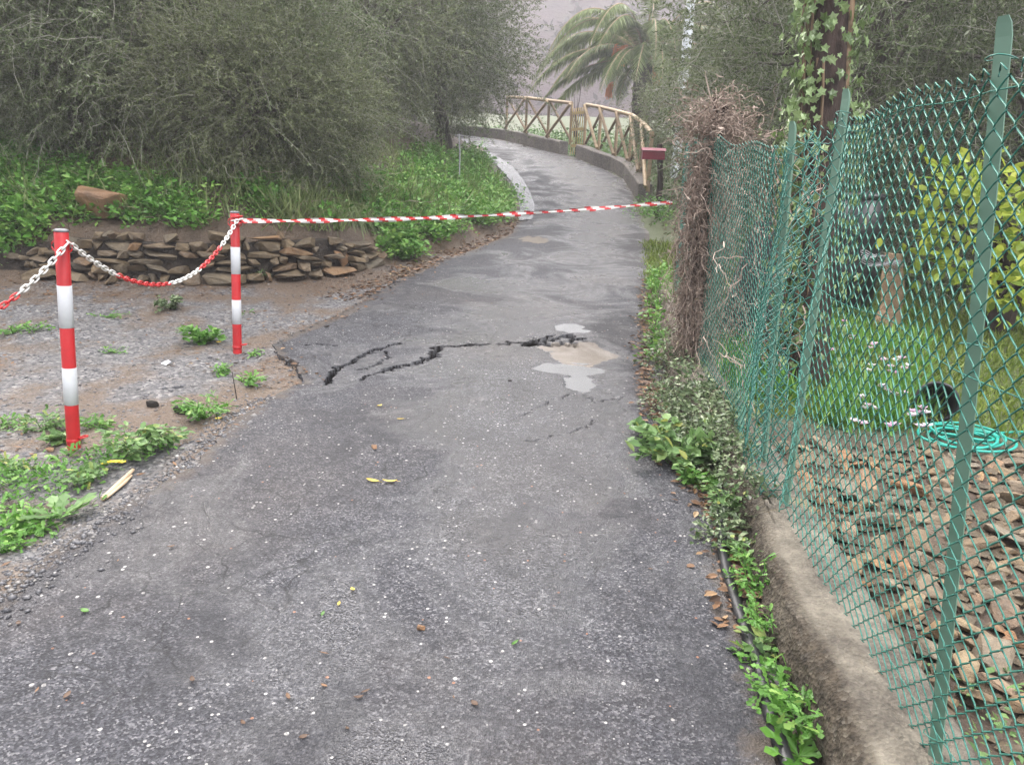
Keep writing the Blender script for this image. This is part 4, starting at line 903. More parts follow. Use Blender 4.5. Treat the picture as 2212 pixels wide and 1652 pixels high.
# ---- ivy clad trunk behind the fence
tb = np.array([1.93, 4.95, 0.]); tb[2] = gz(tb[0], tb[1]); t = thing('ivy_clad_tree', 'thick dark straight trunk with ivy climbing it behind the green fence', 'tree', tb)
tt2 = at(1790, -120, 5.3) - tb; mid = at(1775, 250, 5.1) - tb
z_ = np.linspace(0, 1, 14)[:, None]; P = (1 - z_) ** 2 * np.array([0, 0, -.2]) + 2 * z_ * (1 - z_) * (mid * .98) + z_ ** 2 * (tt2 + [0, 0, .6]); mb = MB(); tube(mb, P, np.linspace(.15, .115, 14) * (1 + .05 * np.sin(np.arange(14) * 2)), 14); mb.build('trunk', MT['dark_bark'], t, True)
n = 1500; uu = rng.random(n) ** .9; th = np.where(rng.random(n) < .62, rng.normal(3.6, .55, n), np.where(rng.random(n) < .6, rng.normal(5.9, .35, n), rng.uniform(0, 6.3, n))); bulge = .13 + np.abs(rng.normal(0, .055, n)) + .06 * (uu < .55)
Pc = np.stack([np.interp(uu, z_[:, 0], P[:, k]) for k in range(3)], 1); rad = np.stack([np.cos(th), np.sin(th), 0 * th], 1)
mb = MB(); place(mb, IVY[0], IVY[1], Pc + rad * bulge[:, None], unit(np.stack([rng.normal(0, .5, n), rng.normal(0, .5, n), -1 + 0 * th], 1)), rad + rng.normal(0, .35, (n, 3)), rng.uniform(.03, .07, n), 0, np.clip(rng.beta(2, 1.7, n), 0, 1))
mb.build('ivy', MT['ivy_t'], t)
mb = MB()
for k in range(7):
    a = rng.normal(3.7, .6); q = P + np.array([math.cos(a), math.sin(a), 0]) * .135 + rng.normal(0, .012, P.shape); tube(mb, q[: rng.integers(7, 14)], .009, 5)
mb.build('ivy_stem', MT['wood_d'], t, True)
mb = MB(); tube(mb, P[6:] + np.array([.10, -.06, 0]), .028, 6); mb.build('bark_ridge', MT['wood_d'], t, True)

# ---- dead vine over the fence post
vb = np.array([1.17, 4.9, wallz(4.9)]); t = thing('dead_vine', 'brown dried out vine smothering the post where the tape ends', 'vine', vb)
mb = MB(); tube(mb, [[0.02, 0, -.1], [.05, .0, .5], [.0, 0, 1.0], [.05, 0, 1.55]], [.045, .04, .035, .02], 7); tube(mb, [[-.03, .02, -.1], [-.05, .02, .6], [.03, 0, 1.2], [-.02, 0, 1.6]], [.03, .026, .022, .015], 6); mb.build('stem', MT['dark_bark'], t, True)
n = 2900; k = 8; uu = np.linspace(0, 1, k); z0 = rng.uniform(.05, 1.62, n); a0 = rng.uniform(0, 6.3, n); rr = np.interp(z0, [0, .25, .8, 1.25, 1.5, 1.65], [.06, .10, .125, .12, .115, .10]) * rng.uniform(.35, 1.35, n)
base = np.stack([rr * np.cos(a0), rr * np.sin(a0) * .9, z0], 1); drift = rng.normal(0, 1, (n, 1, 3)) * [.05, .05, .05] + np.stack([0 * z0, 0 * z0, -rng.uniform(.0, .28, n)], 1)[:, None]
W_ = np.cumsum(rng.normal(0, .019, (n, k, 3)), 1); P = base[:, None] + drift * uu[None, :, None] + W_; P[..., 2] = np.maximum(P[..., 2], -.08)
ms = z0 > 1.32; nm = ms.sum(); an = rng.uniform(0, 6.3, nm); el = rng.uniform(.1, 1.0, nm); l = rng.uniform(.07, .20, nm)
tip = np.stack([np.cos(an) * l, np.sin(an) * l, .25 * l - .06], 1); arch = np.stack([0 * an, 0 * an, .28 * l], 1)
P[ms] = np.array([.02, 0, 1.42])[None, None] + rng.normal(0, .085, (nm, 1, 3)) + tip[:, None] * uu[None, :, None] + arch[:, None] * (np.sin(uu * 2.6)[None, :, None]) + W_[ms] * .8
mb = MB(); tubes(mb, P, np.linspace(.0026, .0011, k)[None] * rng.uniform(.6, 1.5, (n, 1)), 3, 0, np.clip(rng.beta(2, 2, n), 0, 1)); 
for q in range(3):
    a = rng.uniform(0, 6.3); tube(mb, [[.02, 0, 1.4], [.05 * math.cos(a), .05 * math.sin(a), 1.60], [.10 * math.cos(a), .08 * math.sin(a), 1.64 + rng.uniform(.02, .12)]], [.004, .003, .0012], 4, var=.9)
o = mb.build('dry_strands', MT['drytwig'], t); o['kind'] = 'stuff'
nl = 2400; ii = rng.integers(0, n, nl); mb = MB(); place(mb, SLIM[0], SLIM[1], P[ii, rng.integers(1, k, nl)], rng.normal(0, 1, (nl, 3)), rng.normal(0, 1, (nl, 3)), rng.uniform(.015, .045, nl), 0, rng.beta(2, 2, nl), wscale=np.full(nl, 1.4))
o = mb.build('withered_leaves', MT['drytwig'], t); o['kind'] = 'stuff'
# dry brush caught in the fence between the vine and the leaning post
n = 260; k = 8; P = np.stack([1.2 + rng.normal(0, .06, n), rng.uniform(3.35, 4.8, n), rng.uniform(.6, 1.75, n)], 1)[:, None] + rng.normal(0, 1, (n, 1, 3)) * [.05, .16, .16] * np.linspace(0, 1, k)[None, :, None] + np.cumsum(rng.normal(0, .014, (n, k, 3)), 1)
mb = MB(); tubes(mb, P, np.linspace(.003, .0012, k)[None] * rng.uniform(.6, 1.3, (n, 1)), 3, 0, rng.beta(2, 2, n)); tag(mb.build('dry_brush', MT['drytwig']), 'dry brown twigs tangled in the chain link mesh beside the dead vine', 'twigs', kind='stuff')

# ---- yellow leaved shrub and the rest of the garden
sb = ground(2140, 716); t = thing('yellow_leaved_shrub', 'small shrub with large yellow green leaves and a dark leaning trunk on the lawn', 'shrub', sb)
Pb = [np.array([.02, 0, -.1]), np.array([.10, 0, .25]), np.array([.28, 0, .5])]; mb = MB(); tube(mb, Pb, [.14, .10, .06], 9); mb.build('trunk', MT['dark_bark'], t, True)
cl = np.array([at(px, py, sb[1] - dy) - sb for px, py, dy in ((2060, 440, .2), (2120, 420, .5), (2170, 470, .3), (2210, 430, .0), (2050, 520, .3), (2110, 560, .5), (2180, 580, .4), (2220, 540, .2), (2070, 395, .1), (2160, 640, .6), (2230, 620, .3), (2030, 470, .1), (2260, 480, .2), (2300, 560, .1), (2010, 560, .1))])
mb = MB(); mbl = MB()
for c in cl:
    u_ = np.linspace(0, 1, 6)[:, None]; Q = (1 - u_) ** 2 * Pb[1] + 2 * u_ * (1 - u_) * ((Pb[2] + c) / 2 + [0, 0, .15]) + u_ ** 2 * c; tube(mb, Q, np.linspace(.03, .006, 6), 5)
mb.build('branches', MT['dark_bark'], t, True)
n = 760; ci = rng.integers(0, len(cl), n); pos = cl[ci] + rng.normal(0, .12, (n, 3)); mb = MB(); place(mb, LEAF[0], LEAF[1], pos, unit(pos - cl.mean(0) + rng.normal(0, .5, (n, 3))), rng.normal(0, .5, (n, 3)) + [0, -.3, .7], rng.uniform(.06, .14, n), 0, np.clip(rng.beta(1.6, 1.9, n), 0, 1))
mb.build('crown', MT['lemon'], t)

# flower bed
def bed(n, px0, px1, py0, py1):
    out = []
    while len(out) < n:
        g_ = ground(random.uniform(px0, px1), random.uniform(py0, py1))
        if 1.35 < g_[0] < 5 and g_[1] < 8: out.append(g_)
    return np.array(out)
B_ = bed(70, 1770, 1990, 680, 930); mbA = MB()
m = 24; pos = np.repeat(B_, m, 0) + rng.normal(0, .05, (70 * m, 3)) * [1, 1, .1]; nB = len(pos)
place(mbA, BLADE[0], BLADE[1], pos, np.stack([rng.normal(0, .45, nB), rng.normal(0, .45, nB), np.ones(nB)], 1), rng.normal(0, 1, (nB, 3)), rng.uniform(.10, .22, nB), 0, np.clip(rng.beta(2, 1.6, nB) + .15, 0, 1), wscale=np.full(nB, 1.6))
tag(mbA.build('flower_bed_leaves', MT['weed']), 'bright green strap leaves filling the flower bed behind the fence', 'plants', kind='stuff')
for k, (px, py) in enumerate(((1952, 795), (1930, 800), (1905, 770), (1866, 790), (1845, 860), (1850, 915), (1920, 925), (1880, 745), (1935, 780), (1815, 700), (1870, 880), (1960, 905), (1790, 760), (1945, 850), (1985, 890), (1985, 930), (1835, 725), (1900, 840))):
    g_ = ground(px, py + 40); hgt_ = at(px, py, g_[1])[2] - g_[2]; hgt_ = min(max(hgt_, .12), .4)
    t = thing('pink_flower', 'small pale pink trumpet flower standing in the flower bed behind the fence', 'flower', g_, random.uniform(0, 6), 'pale pink flowers in the garden bed')
    mb = MB(); tube(mb, [[0, 0, 0], [.01, 0, hgt_ * .6], [.02, 0, hgt_]], .0025, 4); fst = mb.build('stem', MT['weed'], t)
    for j in range(3):
        q = 5; th = np.arange(q) * 2 * math.pi / q; c = np.array([.02 + random.uniform(-.03, .03), random.uniform(-.03, .03), hgt_ + random.uniform(-.03, .02)])
        mb = MB(); place(mb, LEAF[0], LEAF[1], np.repeat(c[None], q, 0), np.stack([np.cos(th), np.sin(th), np.full(q, .7)], 1), np.stack([-np.cos(th), -np.sin(th), np.full(q, .8)], 1), np.full(q, .035), 0, np.full(q, random.random()))
        mb.build('blossom', MT['pflower'], fst)

# lawn
n = 52000; lx = rng.uniform(1.35, 7.5, n); ly = rng.uniform(3.5, 11, n) ; keep = (ly + fbm(lx * 1.3, ly * 1.3, 8) * .5 > 3.85); lx, ly = lx[keep], ly[keep]; n = len(lx)
lz = hgt(lx, ly); mb = MB(); place(mb, BLADE[0], BLADE[1], np.stack([lx, ly, lz - .005], 1), np.stack([rng.normal(0, .6, n), rng.normal(0, .6, n), np.ones(n)], 1), rng.normal(0, 1, (n, 3)), rng.uniform(.04, .11, n), 0, np.clip(rng.beta(2, 2, n) + .3 * fbm(lx * .8, ly * .8, 77), 0, 1), wscale=np.full(n, 2.6))
tag(mb.build('lawn_grass', MT['grass']), 'short green lawn grass in the garden behind the fence', 'grass', kind='stuff')
# tall grass right behind the fence
n = 2600; lx = rng.uniform(1.32, 1.75, n); ly = rng.uniform(4.4, 7.6, n); lz = hgt(lx, ly); mb = MB(); place(mb, BLADE[0], BLADE[1], np.stack([lx, ly, lz], 1), np.stack([rng.normal(0, .4, n), rng.normal(0, .4, n), np.ones(n)], 1), rng.normal(0, 1, (n, 3)), rng.uniform(.08, .26, n) , 0, rng.beta(2, 1.5, n), wscale=np.full(n, 1.2))
tag(mb.build('tall_grass', MT['weed']), 'tall bright grass growing just behind the green fence', 'grass', kind='stuff')

# pot, hose, barrel, net, stump, tarp
g_ = ground(2012, 905); t = thing('plant_pot', 'black plastic plant pot tipped on its side in the garden', 'plant pot', g_ + [0, 0, .105], 0); t.rotation_euler = (R(78), R(12), R(-25))
mb = MB(); lathe(mb, [(.0005, -.16), (.075, -.16), (.105, .08), (.105, .10), (.099, .10), (.099, .08), (.070, -.15), (.0005, -.15)], 24); pbody = mb.build('body', MT['black'], t, True)
mb = MB(); lathe(mb, [(.105, .07), (.114, .072), (.114, .104), (.105, .106)], 24); mb.build('rim', MT['black'], pbody, True)
g_ = ground(2085, 955); t = thing('garden_hose', 'teal garden hose lying in loose coils at the lawn edge', 'hose', g_)
th = np.linspace(0, 2 * math.pi * 5.5, 240); rr = .135 + .045 * np.sin(th * .37) + .015 * np.sin(th * 1.7); P = np.stack([rr * 1.25 * np.cos(th) + .03 * np.sin(th * .2), rr * np.sin(th), .012 + .004 * th / 6 + .012 * (1 + np.sin(th * 1.3 + 1))], 1)
Q = np.stack([np.linspace(P[-1, 0], .6, 20), np.linspace(P[-1, 1], .25, 20), .015 + 0 * np.arange(20)], 1); P = np.concatenate([P, Q[1:]]); P[:, 2] += hgt(P[:, 0] + g_[0], P[:, 1] + g_[1]) - g_[2]
mb = MB(); tube(mb, P, .007, 7); coil_ = mb.build('coil', MT['hose'], t, True); mb = MB(); tube(mb, [P[-1], P[-1] + [.03, .01, 0]], .012, 8); mb.build('nozzle', MT['black'], coil_)
yb = 7.6; c0 = at(1858, 482, yb); gzb = gz(c0[0], yb); t = thing('water_barrel', 'black plastic barrel standing behind the ivy at the back of the garden', 'barrel', (c0[0], yb, gzb)); hb = at(1858, 420, yb)[2] - gzb
mb = MB(); lathe(mb, [(.0005, 0), (.19, 0), (.205, .05), (.215, hb * .3), (.222, hb * .32), (.222, hb * .36), (.216, hb * .38), (.216, hb * .66), (.222, hb * .68), (.222, hb * .72), (.215, hb * .74), (.2, hb * .98), (.0005, hb)], 26); mb.build('body', MT['black'], t, True)
mb = MB(); lathe(mb, [(.205, hb * .96), (.215, hb * .97), (.215, hb * 1.0), (.05, hb * 1.03), (.0005, hb * 1.03)], 26); mb.build('lid', MT['black'], t, True)
c0 = at(1930, 600, 7.0); gzb = gz(c0[0], 7.0); hs_ = at(1930, 548, 7.0)[2] - gzb; t = thing('tree_stump', 'pale stump with peeling orange bark at the back of the lawn', 'stump', (c0[0], 7.0, gzb))
z_ = np.linspace(-.1, hs_, 12); mb = MB(); tube(mb, np.stack([.02 * np.sin(z_ * 8), 0 * z_, z_], 1), 0.105 - .03 * z_ + .008 * np.sin(np.arange(12) * 1.1), 11); mb.build('trunk', MT['bark_p'], t)
c1 = at(1900, 552, 6.9); t = thing('folded_net', 'bundle of pale grey netting lying on the stump beside the black barrel', 'net', c1 + [0, 0, -.05])
for k in range(9):
    u_ = np.linspace(0, 1, 14); mb = MB(); tube(mb, np.stack([-.16 + .36 * u_, .03 * np.sin(u_ * 9 + k), .09 - .013 * k - .09 * u_ + .010 * np.sin(u_ * 14 + k)], 1), .005, 4); mb.build('strand', MT['steel'], t)
for k in range(7): mb = MB(); tube(mb, [[-.14 + k * .05, -.02, .09 - .0125 * k], [-.14 + k * .05, .02, -.02 - .0125 * k]], .004, 4); mb.build('cross_strand', MT['steel'], t)
yt = 6.0; cA = at(1640, 560, yt); gzb = gz(cA[0], yt); t = thing('covered_heap', 'heap covered with black cloth just behind the chain link mesh', 'heap', (cA[0], yt, gzb)); ht = at(1650, 478, yt)[2] - gzb
th = np.linspace(0, 2 * math.pi, 25)[:-1]; rad = np.linspace(0, 1, 10); TH, RA = np.meshgrid(th, rad); zz = ht * (1 - RA) ** .8 + .03 * np.sin(TH * 5) * RA + .02 * np.sin(TH * 9 + RA * 4) * RA
V = np.stack([(.06 + .34 * RA) * np.cos(TH) + .12 * RA, (.06 + .34 * RA) * np.sin(TH), zz], -1).reshape(-1, 3); ii = np.arange(9)[:, None] * 24; jj = np.arange(24)[None]; kk_ = (jj + 1) % 24
mb = MB(); mb.add(V, np.stack([ii + jj, ii + kk_, ii + 24 + kk_, ii + 24 + jj], -1).reshape(-1, 4)); mb.add(V[:24], [list(range(24))]); mb.build('cloth', MT['blackm'], t)
for a in (.5, 2.4, 4.4): mb = MB(); box(mb, (.40 * math.cos(a) + .12, .40 * math.sin(a), .02), (.12, .08, .06), None); mb.build('weight_stone', MT['rubble'], t)

# ================================================================== weeds and ground cover
def patch(n, cx, cy, rx, ry, seed):
    r = np.random.default_rng(seed); out = []
    for _ in range(n):
        q = r.normal(0, .48, 2); out.append(ground(cx + q[0] * rx, cy + q[1] * ry))
    return np.array(out)
def clumpmb(mb, C_, seed, m=26, spread=.10, h=.18, lsz=.045, tmpl=LEAF4, tone=0.0, up=.3):
    r = np.random.default_rng(seed); n = len(C_) * m; c = np.repeat(C_, m, 0); th = r.uniform(0, 6.3, n); rr = spread * np.sqrt(r.random(n)) * np.repeat(r.uniform(.6, 1.4, len(C_)), m)
    hh = h * r.random(n) ** .8 * np.repeat(r.uniform(.5, 1.4, len(C_)), m) * (1 - .5 * (rr / spread / 1.4) ** 2); o_ = np.stack([np.cos(th), np.sin(th), 0 * th], 1)
    pos = c + o_ * rr[:, None]; pos[:, 2] += hh + .01
    yd = unit(o_ * 1.0 + r.normal(0, .5, (n, 3)) + [0, 0, up]); nr = r.normal(0, .45, (n, 3)) + [0, 0, 1]
    tn = np.clip(r.beta(2, 2, n) + tone + np.repeat(r.normal(0, .12, len(C_)), m), 0, 1)
    place(mb, tmpl[0], tmpl[1], pos, yd, nr, lsz * r.uniform(.6, 1.35, n) * np.repeat(r.uniform(.55, 1.35, len(C_)), m), 0, tn)
mb = MB()
for i, (cx, cy, rx, ry, n, ls, tn) in enumerate(((40, 490, 90, 70, 90, .05, .1), (150, 430, 120, 45, 90, .045, .05), (90, 400, 120, 40, 60, .045, -.1), (300, 440, 90, 40, 70, .045, .05), (390, 470, 60, 30, 30, .045, 0), (30, 350, 60, 30, 40, .045, -.05),
      (690, 348, 60, 22, 60, .05, .15), (560, 440, 60, 30, 30, .045, -.05), (760, 420, 90, 45, 60, .045, -.1), (880, 425, 70, 40, 90, .05, .08), (960, 400, 70, 40, 90, .05, .05), (1040, 395, 50, 40, 90, .05, .1), (1070, 440, 40, 35, 90, .05, .15), (990, 460, 80, 35, 90, .05, .12), (1010, 350, 40, 30, 60, .05, .05),
      (870, 545, 38, 22, 46, .045, .1), (940, 500, 70, 25, 60, .045, .05), (930, 350, 60, 30, 50, .05, -.05), (840, 500, 40, 20, 25, .045, -.05), (60, 300, 80, 60, 30, .05, -.1), (-130, 470, 110, 70, 60, .05, .05), (-330, 450, 130, 80, 60, .05, 0), (820, 470, 100, 25, 40, .045, -.15), (1060, 480, 40, 15, 40, .04, .1))):
    clumpmb(mb, patch(int(n * 1.5), cx, cy, rx, ry, 200 + i), 300 + i, 28, .12, .22, ls * 1.25, LEAF4, tn + .14)
tag(mb.build('bank_weeds', MT['weed']), 'bright green low weeds covering the left bank', 'weeds', kind='stuff')
# scattered dull undergrowth and grass on the bank
mb = MB(); px = rng.uniform(0, 1100, 520); py = rng.uniform(180, 500, 520); Cc = np.array([ground(a, b) for a, b in zip(px, py)]); sB, _ = bank(Cc[:, 0], Cc[:, 1]); Cc = Cc[sB > .25]
clumpmb(mb, Cc, 401, 16, .2, .16, .05, SLIM, -.1, .8); tag(mb.build('bank_undergrowth', MT['drygrass']), 'dull thin undergrowth between the olive trees on the bank', 'undergrowth', kind='stuff')
mb = MB(); n = 380; px = rng.uniform(-60, 1100, n); py = rng.uniform(120, 520, n); Cc = np.array([ground(a, b) for a, b in zip(px, py)]); sB, _ = bank(Cc[:, 0], Cc[:, 1]); Cc = Cc[sB > .2]; n = len(Cc); k = 6; uu = np.linspace(0, 1, k)
P = Cc[:, None] + rng.normal(0, 1, (n, 1, 3)) * [.35, .35, .0] * uu[None, :, None] + np.stack([0 * uu, 0 * uu, uu * (1.2 - .7 * uu)], 1)[None] * rng.uniform(.1, .5, (n, 1, 1)) + np.cumsum(rng.normal(0, .02, (n, k, 3)), 1)
tubes(mb, P, np.linspace(.004, .0015, k)[None] * rng.uniform(.5, 1.2, (n, 1)), 3, 0, rng.beta(2, 2, n)); tag(mb.build('brush_twigs', MT['drytwig']), 'dry brown brush twigs sticking out of the bank', 'twigs', kind='stuff')
mb = MB(); px = np.concatenate([rng.uniform(0, 1100, 150), rng.uniform(580, 1100, 220)]); py = np.concatenate([rng.uniform(330, 480, 150), rng.uniform(330, 500, 220)]); Cc = np.array([ground(a, b) for a, b in zip(px, py)]); sB, _ = bank(Cc[:, 0], Cc[:, 1]); Cc = Cc[(sB > .15) & (Cc[:, 1] < 26)]
n = len(Cc) * 16; c = np.repeat(Cc, 16, 0) + rng.normal(0, .07, (n, 3)) * [1, 1, 0]; place(mb, BLADE[0], BLADE[1], c, np.stack([rng.normal(0, .5, n), rng.normal(-.1, .5, n), np.ones(n)], 1), rng.normal(0, 1, (n, 3)), rng.uniform(.12, .42, n), 0, np.clip(rng.beta(2, 2, n), 0, 1), wscale=np.full(n, .9))
tag(mb.build('bank_grass', MT['drygrass']), 'long loose grass growing among the weeds on the left bank', 'grass', kind='stuff')
# big overhanging grass tuft
def grass_tuft(px, py, n, h, spread, label, mat='drygrass'):
    g_ = ground(px, py); r = np.random.default_rng(int(px)); mb = MB(); th = r.uniform(0, 6.3, n); rr = spread * r.random(n); k = 5; uu = np.linspace(0, 1, k)
    d = np.stack([np.cos(th), np.sin(th) - .3, 0 * th], 1); ln = h * r.uniform(.5, 1.2, n)
    P = (d * rr[:, None] * .5)[:, None] + d[:, None] * (uu[None, :, None] * ln[:, None, None] * r.uniform(.3, 1.0, (n, 1, 1))); P[..., 2] += (1.1 * uu - 1.25 * uu ** 2.2)[None] * ln[:, None]
    P[..., 2] += hgt(P[..., 0] + g_[0], P[..., 1] + g_[1]) - g_[2]
    tubes(mb, P, np.linspace(.004, .001, k)[None] * np.ones((n, 1)), 3, 0, r.beta(2, 2, n))
    o = mb.build('grass_tuft', MT[mat]); o.location = g_; return tag(o, label, 'grass', 'grass tufts on the bank')
grass_tuft(700, 440, 1500, .75, .7, 'big drooping tuft of fine grass hanging over the stone wall')
grass_tuft(800, 440, 900, .6, .5, 'smaller drooping grass tuft right of the one over the stone wall')
grass_tuft(610, 400, 700, .5, .5, 'thin grass tuft under the drooping olive branches')

# ivy and low plants over the far part of the low wall
mb = MB(); pts = []
for (cx, cy, rx, ry, n) in ((1462, 740, 32, 50, 50), (1455, 810, 38, 40, 45), (1500, 830, 45, 45, 50), (1535, 890, 45, 40, 46), (1580, 940, 38, 40, 40), (1600, 1010, 24, 36, 22), (1430, 690, 18, 40, 22), (1560, 850, 45, 40, 36), (1570, 1050, 22, 30, 10)):
    for _ in range(n):
        q = rng.normal(0, .5, 2); g_ = onroad(cx + q[0] * rx, cy + q[1] * ry, dz=.16 + .1 * rng.random()); g_[0] = min(g_[0], fx(g_[1]) + .12); g_[2] = max(gz(g_[0], g_[1]), wallz(g_[1]) - .02 if g_[0] > fx(g_[1]) - .15 else rz(g_[1])) ; pts.append(g_)
clumpmb(mb, np.array(pts)[::2] , 501, 46, .10, .09, .026, LEAF4, .12, .2); tag(mb.build('ivy_cover', MT['ivy']), 'small leaved dark green ivy spilling over the low wall towards the lane', 'ivy', kind='stuff')
mb = MB(); pts = []
for _ in range(110):
    y_ = rng.uniform(5.2, 8.6); pts.append((xr(y_) + rng.uniform(.0, .26), y_, float(rz(y_)) - .01))
clumpmb(mb, np.array(pts), 511, 20, .08, .14, .038, LEAF4, .12); tag(mb.build('verge_weeds', MT['weed']), 'bright green weeds along the foot of the wall beyond the dead vine', 'weeds', kind='stuff')
mb = MB(); pts = []
for _ in range(170):
    y_ = rng.uniform(9, 15.6); x_ = xr(y_) + rng.uniform(.75, 3.0); pts.append((x_, y_, gz(x_, y_)))
for _ in range(40): g_ = ground(1420 + rng.normal(0, 25), 470 + rng.normal(0, 14)); pts.append(tuple(g_))
clumpmb(mb, np.array(pts), 512, 24, .2, .3, .06, LEAF4, .05); tag(mb.build('roadside_weeds', MT['weed']), 'green weeds round the letterbox post at the roadside', 'weeds', kind='stuff')
mb = MB(); pts = []
for _ in range(700):
    y_ = rng.uniform(16, 40); x_ = xr(y_) + rng.uniform(.5, 9); pts.append((x_, y_, gz(x_, y_)))
clumpmb(mb, np.array(pts), 513, 40, .4, .75, .11, LEAF4, -.1); tag(mb.build('garden_undergrowth', MT['weed_b']), 'green undergrowth behind the timber rail fence', 'undergrowth', kind='stuff')
mb = MB(); pts = []
for _ in range(130):
    x_, y_ = rng.uniform(1.25, 3.6), rng.uniform(1.2, 2.1); pts.append((x_, y_, gz(x_, y_)))
clumpmb(mb, np.array(pts), 514, 14, .09, .10, .028, LEAF4, -.05); tag(mb.build('rubble_weeds', MT['weed_b']), 'small leafy weeds in front of the rubble heap', 'weeds', kind='stuff')

mb = MB(); pts = []
for _ in range(1500):
    g_ = ground(rng.uniform(-60, 560), rng.uniform(640, 1220)); dl = xl(g_[1]) - g_[0]; f_ = float(fbm(np.array([g_[0] * 2.2]), np.array([g_[1] * 2.2]), 91)[0]) + (.12 if g_[1] < 3.75 else -.05)
    if dl > .03 and f_ > .52: pts.append(g_)
clumpmb(mb, np.array(pts), 520, 9, .07, .035, .032, LOBED, .05, .35); tag(mb.build('verge_ground_cover', MT['weed']), 'thin green ground cover patches on the gravel verge', 'ground cover', kind='stuff')
# single weeds: each its own plant
def weed(px, py, r0, h, n, ls, kind, label, mat='weed', flowers=None, onwall=0):
    g_ = onroad(px, py, dz=onwall) if onwall else ground(px, py); r = np.random.default_rng(int(px * 7 + py)); t = thing('weed_plant', label, 'weed', g_, 0, 'single weeds on the verges')
    if kind == 'rosette':
        mb = MB(); th = np.arange(n) * 2.4 + r.normal(0, .15, n); place(mb, LOBED[0], LOBED[1], np.repeat(np.array([[0, 0, .01]]), n, 0), np.stack([np.cos(th), np.sin(th), r.uniform(.15, .7, n)], 1), np.stack([-np.cos(th) * .3, -np.sin(th) * .3, np.ones(n)], 1), ls * r.uniform(.7, 1.2, n), 0, r.beta(2, 2, n), wscale=np.full(n, .9))
        mb.build('leaves', MT[mat], t)
    else:
        ns = max(5, n // 14); mbs = MB(); mb = MB(); k = 6; uu = np.linspace(0, 1, k)
        for s_ in range(ns):
            a = r.uniform(0, 6.3); L = r0 * r.uniform(.5, 1.1); hh = h * r.uniform(.4, 1.1); P = np.stack([L * uu * math.cos(a), L * uu * math.sin(a), hh * np.sin(uu * 2.0) ** .9], 1); P[1:] += r.normal(0, .006, (k - 1, 3)); tube(mbs, P, np.linspace(.003, .0012, k), 4)
            m = int(n * 1.2) // ns; q = r.uniform(.15, 1, m); pos = np.stack([np.interp(q, uu, P[:, c]) for c in range(3)], 1) + r.normal(0, .012, (m, 3)); pos[:, 2] = np.maximum(pos[:, 2], .006)
            d = np.array([math.cos(a), math.sin(a), .1]); tm = LOBED if kind == 'lobed' else LEAF
            place(mb, tm[0], tm[1], pos, unit(d * .6 + r.normal(0, .7, (m, 3)) * [1, 1, .5]), r.normal(0, .4, (m, 3)) + [0, 0, 1], ls * (.85 if kind == 'lobed' else 1.05) * r.uniform(.55, 1.35, m), 0, np.clip(r.beta(2, 2, m) + .08, 0, 1))
        mbs.build('stems', MT[mat], t); mb.build('leaves', MT[mat], t)
    if flowers:
        for (dx, dy, dz) in flowers:
            q = 6; th = np.arange(q) * 2 * math.pi / q; c = np.array([dx, dy, dz]); mb = MB(); place(mb, LEAF[0], LEAF[1], np.repeat(c[None], q, 0), np.stack([np.cos(th), np.sin(th), np.full(q, .35)], 1), np.repeat([[0, 0, 1.]], q, 0), np.full(q, .022), 0, r.random(q)); mb.build('flower', MT['yflower'], t)
    return t
